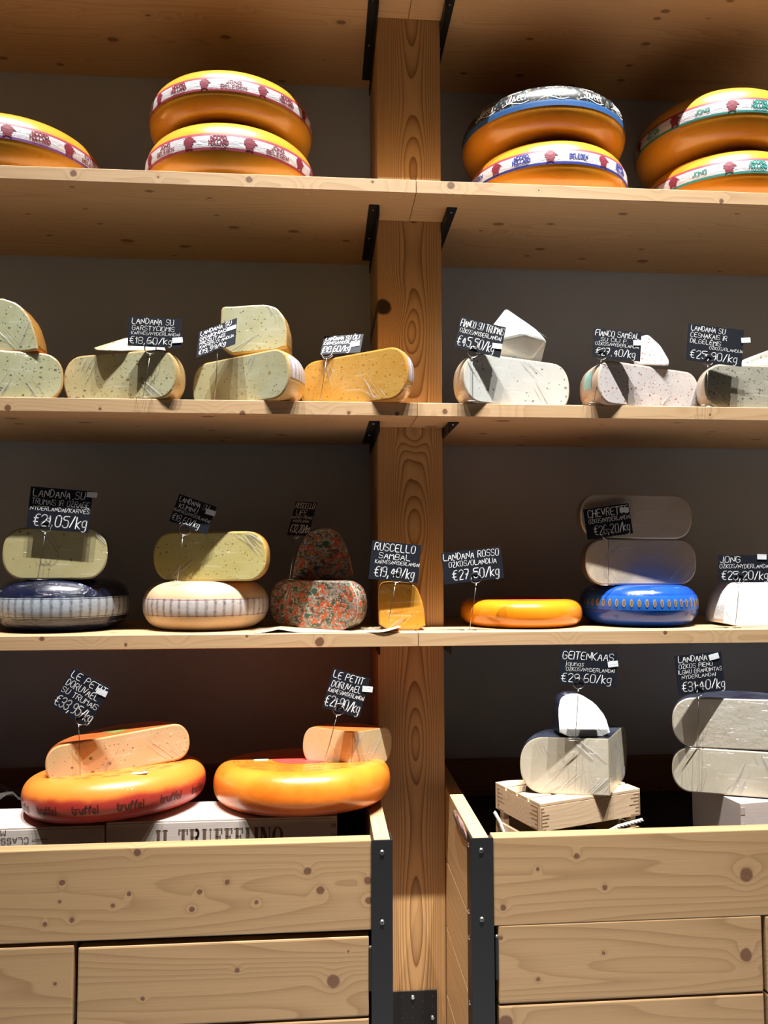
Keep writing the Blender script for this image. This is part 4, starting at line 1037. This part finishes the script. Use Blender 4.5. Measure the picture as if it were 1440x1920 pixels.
# ------------------------------------------------------------------ right bin: crate, cheeses, white box
M_crate = mat_wood('pale_crate_pine', (.68, .50, .32), (.36, .22, .12), 'X', freq=85, seed=14, contrast=.5, rand_knots=False, wob=1.5)
M_scorch = mat_plain('scorched_crate_end', (.30, .19, .11), .8, 0, .6, 45, 0)
cr = empty('slatted_crate', (.4616, 1.65, .848), 'small slatted wooden crate with rope, under the ivory goat cheese', 'crate', rot=(0, 0, R_(19.5)))
CW, CD, CH = .272, .178, .1335
def cbox(nm, *a, m_=None, bev=.001, par=cr):
    bm = bmesh.new(); bm_box(bm, *a, bev); return from_bm(nm, bm, m_ or M_crate, par)
for x in (.0075, CW-.0225):
    for y in (.0075, CD-.0225): cbox('corner_post', x, x+.015, y, y+.015, 0, CH-.007)
for z0_, z1_ in ((.074, CH-.007), (.0, .048)):
    a = cbox('side_board', 0, CW, 0, .0072, z0_, z1_); cbox('side_board', 0, CW, CD-.0072, CD, z0_, z1_)
    e = cbox('end_board', 0, .0072, .0074, CD-.0074, z0_, z1_); cbox('end_board', CW-.0072, CW, .0074, CD-.0074, z0_, z1_)
    rg = random.Random(3)
    for x0_, sg in ((.001, 1), (CW-.001, -1)):
        bm = bmesh.new(); bm_box(bm, min(x0_, x0_+sg*.0035), max(x0_, x0_+sg*.0035), -.0003, .0002, z0_+.003, z1_-.003)
        for k in range(7):
            zz = z0_+.004+(z1_-z0_-.008)*k/6; l_ = rg.uniform(.008, .030); xa, xb = sorted((x0_, x0_+sg*l_)); bm_box(bm, xa, xb, -.00032, .0002, zz-.0011, zz+.0011)
        from_bm('scorch_mark', bm, M_scorch, a)
    for y0_, sg in ((.009, 1), (CD-.009, -1)):
        bm = bmesh.new(); bm_box(bm, -.0003, .0002, min(y0_, y0_+sg*.0035), max(y0_, y0_+sg*.0035), z0_+.003, z1_-.003)
        for k in range(6):
            zz = z0_+.004+(z1_-z0_-.008)*k/5; l_ = rg.uniform(.008, .034); ya, yb = sorted((y0_, y0_+sg*l_)); bm_box(bm, -.00032, .0002, ya, yb, zz-.0011, zz+.0011)
        from_bm('scorch_mark', bm, M_scorch, e)
ns = 4; sw = CD/ns
for k in range(ns): cbox('top_slat', .0, CW, k*sw+.003 if k else .0, (k+1)*sw-.003 if k < ns-1 else CD, CH-.0068, CH)
def rope(pts, r0=.0042):
    V, F = [], []; pts = [Vector(p) for p in pts]; n = 40
    P = []
    for i in range(n+1):
        s = i/n*(len(pts)-1); k = min(len(pts)-2, int(s)); P.append(pts[k].lerp(pts[k+1], s-k))
    for ph in (0, 2.094, 4.189):
        q = []
        for i, p in enumerate(P):
            t = (P[min(n, i+1)]-P[max(0, i-1)]).normalized(); e1 = t.cross(Vector((0, 0, 1))).normalized(); e2 = t.cross(e1); a = i*.75+ph
            q.append(p+e1*(r0*.5*math.cos(a))+e2*(r0*.5*math.sin(a)))
        tube(V, F, q, r0*.62, 6)
    return mesh('rope', V, F, M_rope, cr, smooth=True)
rope([(CW*.56, -.004, .046), (CW*.75, -.0055, .060), (CW+.002, -.0035, .064)])
rope([(-.005, CD*.98, .066), (-.0058, CD*.85, .052), (-.005, CD*.74, .028)])
e2 = sector((.6278, 1.690, .848+CH+.0006), .1926, .1235, 57, 168, wax_black, ch_goat, 'ivory goat cheese wedge with dark rind, in film on the slatted crate', cf=.45, rim=.007, creases=24)
block([(1050, 1385), (1050, 1335), (1056, 1312), (1072, 1304), (1093, 1304), (1120, 1321), (1138, 1345), (1146, 1384)], 1.712, .075, wax_black, ch_snow, 'bright white wedge with dark rind standing on the ivory goat cheese', base=.848+CH+.1245, rim=.003, back=.8, pitch=-14)
# pale box and slabs at the right
wb = empty('dovetailed_box', (.888, 1.62, .8445), 'pale box with finger-jointed corner, under two slabs at the right photo edge', 'box', rot=(0, 0, R_(8)))
bm = bmesh.new(); bm_box(bm, 0, .45, 0, .172, 0, .1355, .001); from_bm('body', bm, mat_wood('pale_lilac_box_wood', (.56, .49, .46), (.44, .36, .33), 'X', freq=120, seed=17, contrast=.3, rand_knots=False), wb)
bm = bmesh.new()
for k in range(4): bm_box(bm, .0005, .011, -.0004, .0002, .010+k*.034, .025+k*.034)
from_bm('finger_joints', bm, mat_plain('box_end_grain', (.40, .33, .30), .8), wb)
G4 = 'aged slabs on the pale box'
sector((.922, 1.660, .983), .150, .098, 0, 180, wax_black, ch_goat, 'lower cream slab in wrinkled film, lying on the pale box', G4, rot=(-20, 0, 0), rim=.005, creases=26)
sector((.926, 1.660, 1.083), .150, .110, 0, 180, wax_black, ch_aged, 'upper broken-faced slab with dark rind top, on the cream slab', G4, rot=(-20, 1, 0), rim=.005)

# ------------------------------------------------------------------ price cards on wire stands
def price_card(TL, TR, BL, ring, base, Y, zbase, lines, sticker, label, foot=1, seed=0, ringr=10.5, yb=None, hs=1.0):
    rg = random.Random(seed)
    tl, tr_, bl = (at(p[0], p[1], Y) for p in (TL, TR, BL))
    a = tr_-tl; b = tl-bl; dot = a.x*b.x+a.z*b.z
    if abs(dot) < .16*a.length*b.length: b = b-a*(dot/a.length_squared)
    else:
        s = min(math.sqrt(abs(dot)), .045); b = b+Vector((0, s, 0)); a = a+Vector((0, -dot/s, 0))
    Wc, Hc = a.length, b.length; ea, eb = a/Wc, b/Hc; n = ea.cross(eb).normalized()
    mid = bl+a*.5+b*.5; sh = (Y-mid.y)
    bl = bl+Vector((0, sh, 0))
    B = at(base[0], base[1], Y if yb is None else yb); B = Vector((B.x, B.y, zbase+.0013))
    r = empty('price_card', B, label, 'price card', 'black price cards on wire stands')
    P = lambda u, v, d=0: bl+ea*u+eb*v+n*d-B
    # card
    V = [P(u, v, d) for d in (0, -.0012) for u, v in ((0, 0), (Wc, 0), (Wc, Hc), (0, Hc))]
    F = [(0, 1, 2, 3), (7, 6, 5, 4), (0, 4, 5, 1), (1, 5, 6, 2), (2, 6, 7, 3), (3, 7, 4, 0)]
    mesh('card', V, F, M_card, r)
    # handwriting
    V, F = [], []; f = lambda u, v: P(u, v, .0004)
    tot = sum(l[1]*1.38 for l in lines)+.15; v = Hc; unit = Hc*.97/tot
    for k, l in enumerate(lines):
        txt, wgt = l[0], l[1]; x0 = l[2] if len(l) > 2 else .05; x1 = l[3] if len(l) > 3 else .93
        h = wgt*unit; v -= h*1.30 if k else h*1.22
        st, wd = text_strokes(txt, .05, rg); wid = (x1-x0)*Wc; slant = .08
        hw = max(.00034, h*(.050 if wgt < 1.2 else .046))
        ribbon(V, F, [[(x0*Wc+p[0]*wid/wd+p[1]*h*slant, v+p[1]*h) for p in s] for s in st], f, hw)
        v -= h*.08
    mesh('handwriting', V, F, M_ink, r)
    if sticker:
        sp = at(sticker[0], sticker[1], Y)-bl; su, sv_ = sp.dot(ea), sp.dot(eb); sw_, sh_ = .0115, .0062; q = R_(rg.uniform(-4, 10))
        cs, sn = math.cos(q), math.sin(q); V = []
        for d in (.0013, .0009):
            V += [P(su+(x*cs-y*sn), sv_+(x*sn+y*cs), d) for x, y in ((-sw_, -sh_), (sw_, -sh_), (sw_, sh_), (-sw_, sh_))]
        mesh('sticker', V, [(0, 1, 2, 3), (7, 6, 5, 4), (0, 4, 5, 1), (1, 5, 6, 2), (2, 6, 7, 3), (3, 7, 4, 0)], M_stick, r)
    # wire: ring that grips the card, stem, foot
    rc = at(ring[0], ring[1], Y); rc = Vector((rc.x, 0, rc.z)); k_ = ((rc-bl).dot(ea) if False else 0)
    uu = Vector((rc.x-bl.x, 0, rc.z-bl.z)); cu = uu.x*ea.x+uu.z*ea.z; cv = uu.x*eb.x+uu.z*eb.z
    rr = ringr*Y/FPX; wr = .00075
    for d in (.0022, -.0032):
        V, F = [], []; tube(V, F, [P(cu+rr*math.cos(q*math.pi/12), cv+rr*math.sin(q*math.pi/12), d) for q in range(24)], wr, 5, True)
        mesh('clip_ring', V, F, M_wire, r, smooth=True)
    V, F = [], []; tube(V, F, [P(cu, cv-rr, -.0005), P(cu, cv-rr, -.0005)*.5+Vector((.0008, 0, 0)), Vector((0, 0, 0))], wr, 6)
    mesh('stem', V, F, M_wire, r, smooth=True)
    V, F = [], []; fw, fd = .017*foot, .022
    tube(V, F, [(0, 0, 0), (fw*.3, .0, 0), (fw, .004, 0), (fw, fd, 0), (-fw, fd, 0), (-fw, .004, 0), (-fw*.3, 0, 0)], wr, 6, True)
    mesh('foot', V, F, M_wire, r, smooth=True)
    return r
YT = 1.738
KN = 'KARVĖS/NYDERLANDAI'; ON = 'OŽKOS/NYDERLANDAI'
price_card((241, 593), (341, 598), (239, 648), (282, 653), (268, 745), YT, zB, [('LANDANA SU', 1., .06, .84), ('GARSTYČIOMIS', .8, .07, .86), (KN, .55, .06, .96), ('€18,60/kg', 1.15, .03, .82)], (333, 638), 'black price card €18,60 in front of the mustard seed half wheel', seed=1)
price_card((368, 613), (444, 596), (368, 671), (417, 657), (402, 747), 1.785, zB, [('LANDANA SU', .9, .05, .86), ('GRAIKINIAIS', .8, .05, .76), ('RIEŠUTAIS', .75, .06, .72), ('KARVĖS/OLANDIJA', .6, .07, .95), ('€19,99/kg', .9, .05, .75)], (440, 622), 'black price card €19,99 in front of the walnut half wheel', seed=2)
price_card((608, 624), (682, 626), (600, 665), (615, 667), (598, 751), 1.825, zB, [('LANDANA SU ČILI', .85, .06, .90), (KN, .6, .04, .93), ('€18.60/kg', 1.2, .03, .72)], (668, 655), 'black price card €18.60 above the golden chili half wheel', seed=3)
price_card((856, 592), (941, 612), (852, 651), (887, 660), (886, 756), 1.728, zB, [('FIANCO SU TRUMAIS', 1., .03, .97), (ON, .6, .04, .94), ('€45,50/kg', 1.35, .03, .83)], (932, 649), 'black price card €45,50 in front of the white truffle half wheel', seed=4)
price_card((1116, 615), (1205, 624), (1111, 669), (1128, 665), (1113, 757), 1.728, zB, [('FIANCO SAMBAL', 1., .03, .95), ('SU ČILI P.', .6, .15, .72), (ON, .55, .04, .95), ('€27.40/kg', 1.25, .06, .88)], (1196, 643), 'black price card €27.40 in front of the red-flecked half wheel', seed=5)
price_card((1298, 607), (1402, 620), (1286, 675), (1328, 675), (1325, 760), YT, zB, [('LANDANA SU', .85, .05, .66), ('ČESNAKAIS IR', .75, .05, .70), ('DILGĖLĖMIS', .7, .05, .60), ('OŽKOS/OLANDIJA', .5, .40, 1.0), ('€25,90/kg', 1.25, .06, .90)], (1398, 638), 'black price card €25,90 in front of the grey-green half wheel', seed=6)
price_card((61, 912), (177, 922), (49, 990), (86, 987), (70, 1082), 1.808, zC+.1195, [('LANDANA SU', 1., .05, .88), ('TRUMAIS IR OŽRAGĘ', .75, .04, .97), ('NYDERLANDAI/KARVĖS', .55, .03, .98), ('€21,05/kg', 1.5, .10, .95)], (173, 928), 'black price card €21,05 in front of the pale truffle half wheel', seed=7)
price_card((334, 925), (404, 950), (317, 977), (347, 993), (332, 1084), 1.818, zC+.1145, [('LANDANA SU', .95, .05, .82), ('KUMINŲ', .8, .10, .58), (KN, .55, .02, .97), ('€18,60/kg', 1.15, .03, .75)], (395, 961), 'black price card €18,60 in front of the cumin half wheel', seed=8)
price_card((554, 939), (594, 942), (538, 1003), (559, 1005), (543, 1082), 1.895, zC+.116, [('RUSCELLO', .85, .06, .95), ('LIFE', .75, .16, .66), ('KARVĖS PIENAS', .45, .02, .98), ('NYDERLANDAI', .4, .10, .85), ('€32,20/kg', 1.2, .08, .98)], None, 'narrow black price card €32,20 beside the tall marbled piece', seed=9, ringr=8)
price_card((697, 1013), (789, 1022), (691, 1085), (743, 1082), (724, 1180), 1.782, zC, [('RUSCELLO', 1.05, .06, .88), ('SAMBAL', .8, .16, .80), (KN, .5, .10, .99), ('€19,40/kg', 1.35, .10, .90)], None, 'black price card €19,40 above the small orange wedge', seed=10)
price_card((828, 1037), (939, 1025), (834, 1096), (892, 1083), (880, 1179), 1.772, zC, [('LANDANA ROSSO', .9, .02, .95), ('OŽKOS/OLANDIJA', .7, .10, .90), ('€27,50/kg', 1.3, .14, .92)], None, 'black price card €27,50 in front of the flat orange wheel', seed=11)
price_card((1088, 956), (1173, 944), (1102, 1012), (1139, 1002), (1140, 1093), 1.836, zC+.100, [('CHEVRETTE', 1.15, .08, .96), (ON, .65, .08, .98), ('€26,20/kg', 1.35, .16, .94)], (1170, 956), 'black price card €26,20 leaning before the topmost beige half wheel', seed=12)
price_card((1350, 1041), (1446, 1041), (1348, 1092), (1386, 1084), (1378, 1175), 1.768, zC, [('JONG', 1., .03, .42), (ON, .65, .02, .98), ('€25,20/kg', 1.4, .05, .95)], (1428, 1044), 'black price card €25,20 above the snow white block', seed=13)
price_card((135, 1250), (206, 1290), (94, 1323), (153, 1348), (151, 1457), 1.700, 1.031, [('LE PETIT', .95, .05, .92), ('DORUVAEL', .9, .05, .85), ('SU TRUMAIS', .75, .03, .95), ('€33,95/kg', 1.4, .03, .97)], (191, 1298), 'tilted black price card €33,95 above the long truffle half wheel', seed=14)
price_card((631, 1255), (700, 1274), (604, 1327), (635, 1330), (603, 1428), 1.722, 1.039, [('LE PETIT', 1., .05, .85), ('DORUVAEL', .95, .07, .85), (KN, .6, .03, .98), ('€21,90/kg', 1.5, .02, .94)], (689, 1292), 'tilted black price card €21,90 above the cream quarter wedge', seed=15)
price_card((1048, 1217), (1156, 1223), (1047, 1283), (1085, 1281), (1078, 1384), 1.672, .848+CH+.1245, [('GEITENKAAS', 1.25, .05, .93), ('jaunas', .75, .10, .42), (ON, .6, .12, .95), ('€29.60/kg', 1.35, .04, .90)], (1149, 1245), 'black price card €29.60 above the bright white wedge', seed=16)
price_card((1260, 1230), (1347, 1221), (1273, 1304), (1309, 1295), (1306, 1394), 1.668, 1.083, [('LANDANA', .95, .06, .68), ('OŽKOS PIENO', .65, .06, .78), ('ILGIAU BRANDINTAS', .6, .04, .97), ('NYDERLANDAI', .55, .10, .82), ('€31,40/kg', 1.4, .08, .99)], (1338, 1231), 'black price card €31,40 in front of the broken-faced slab', seed=17)
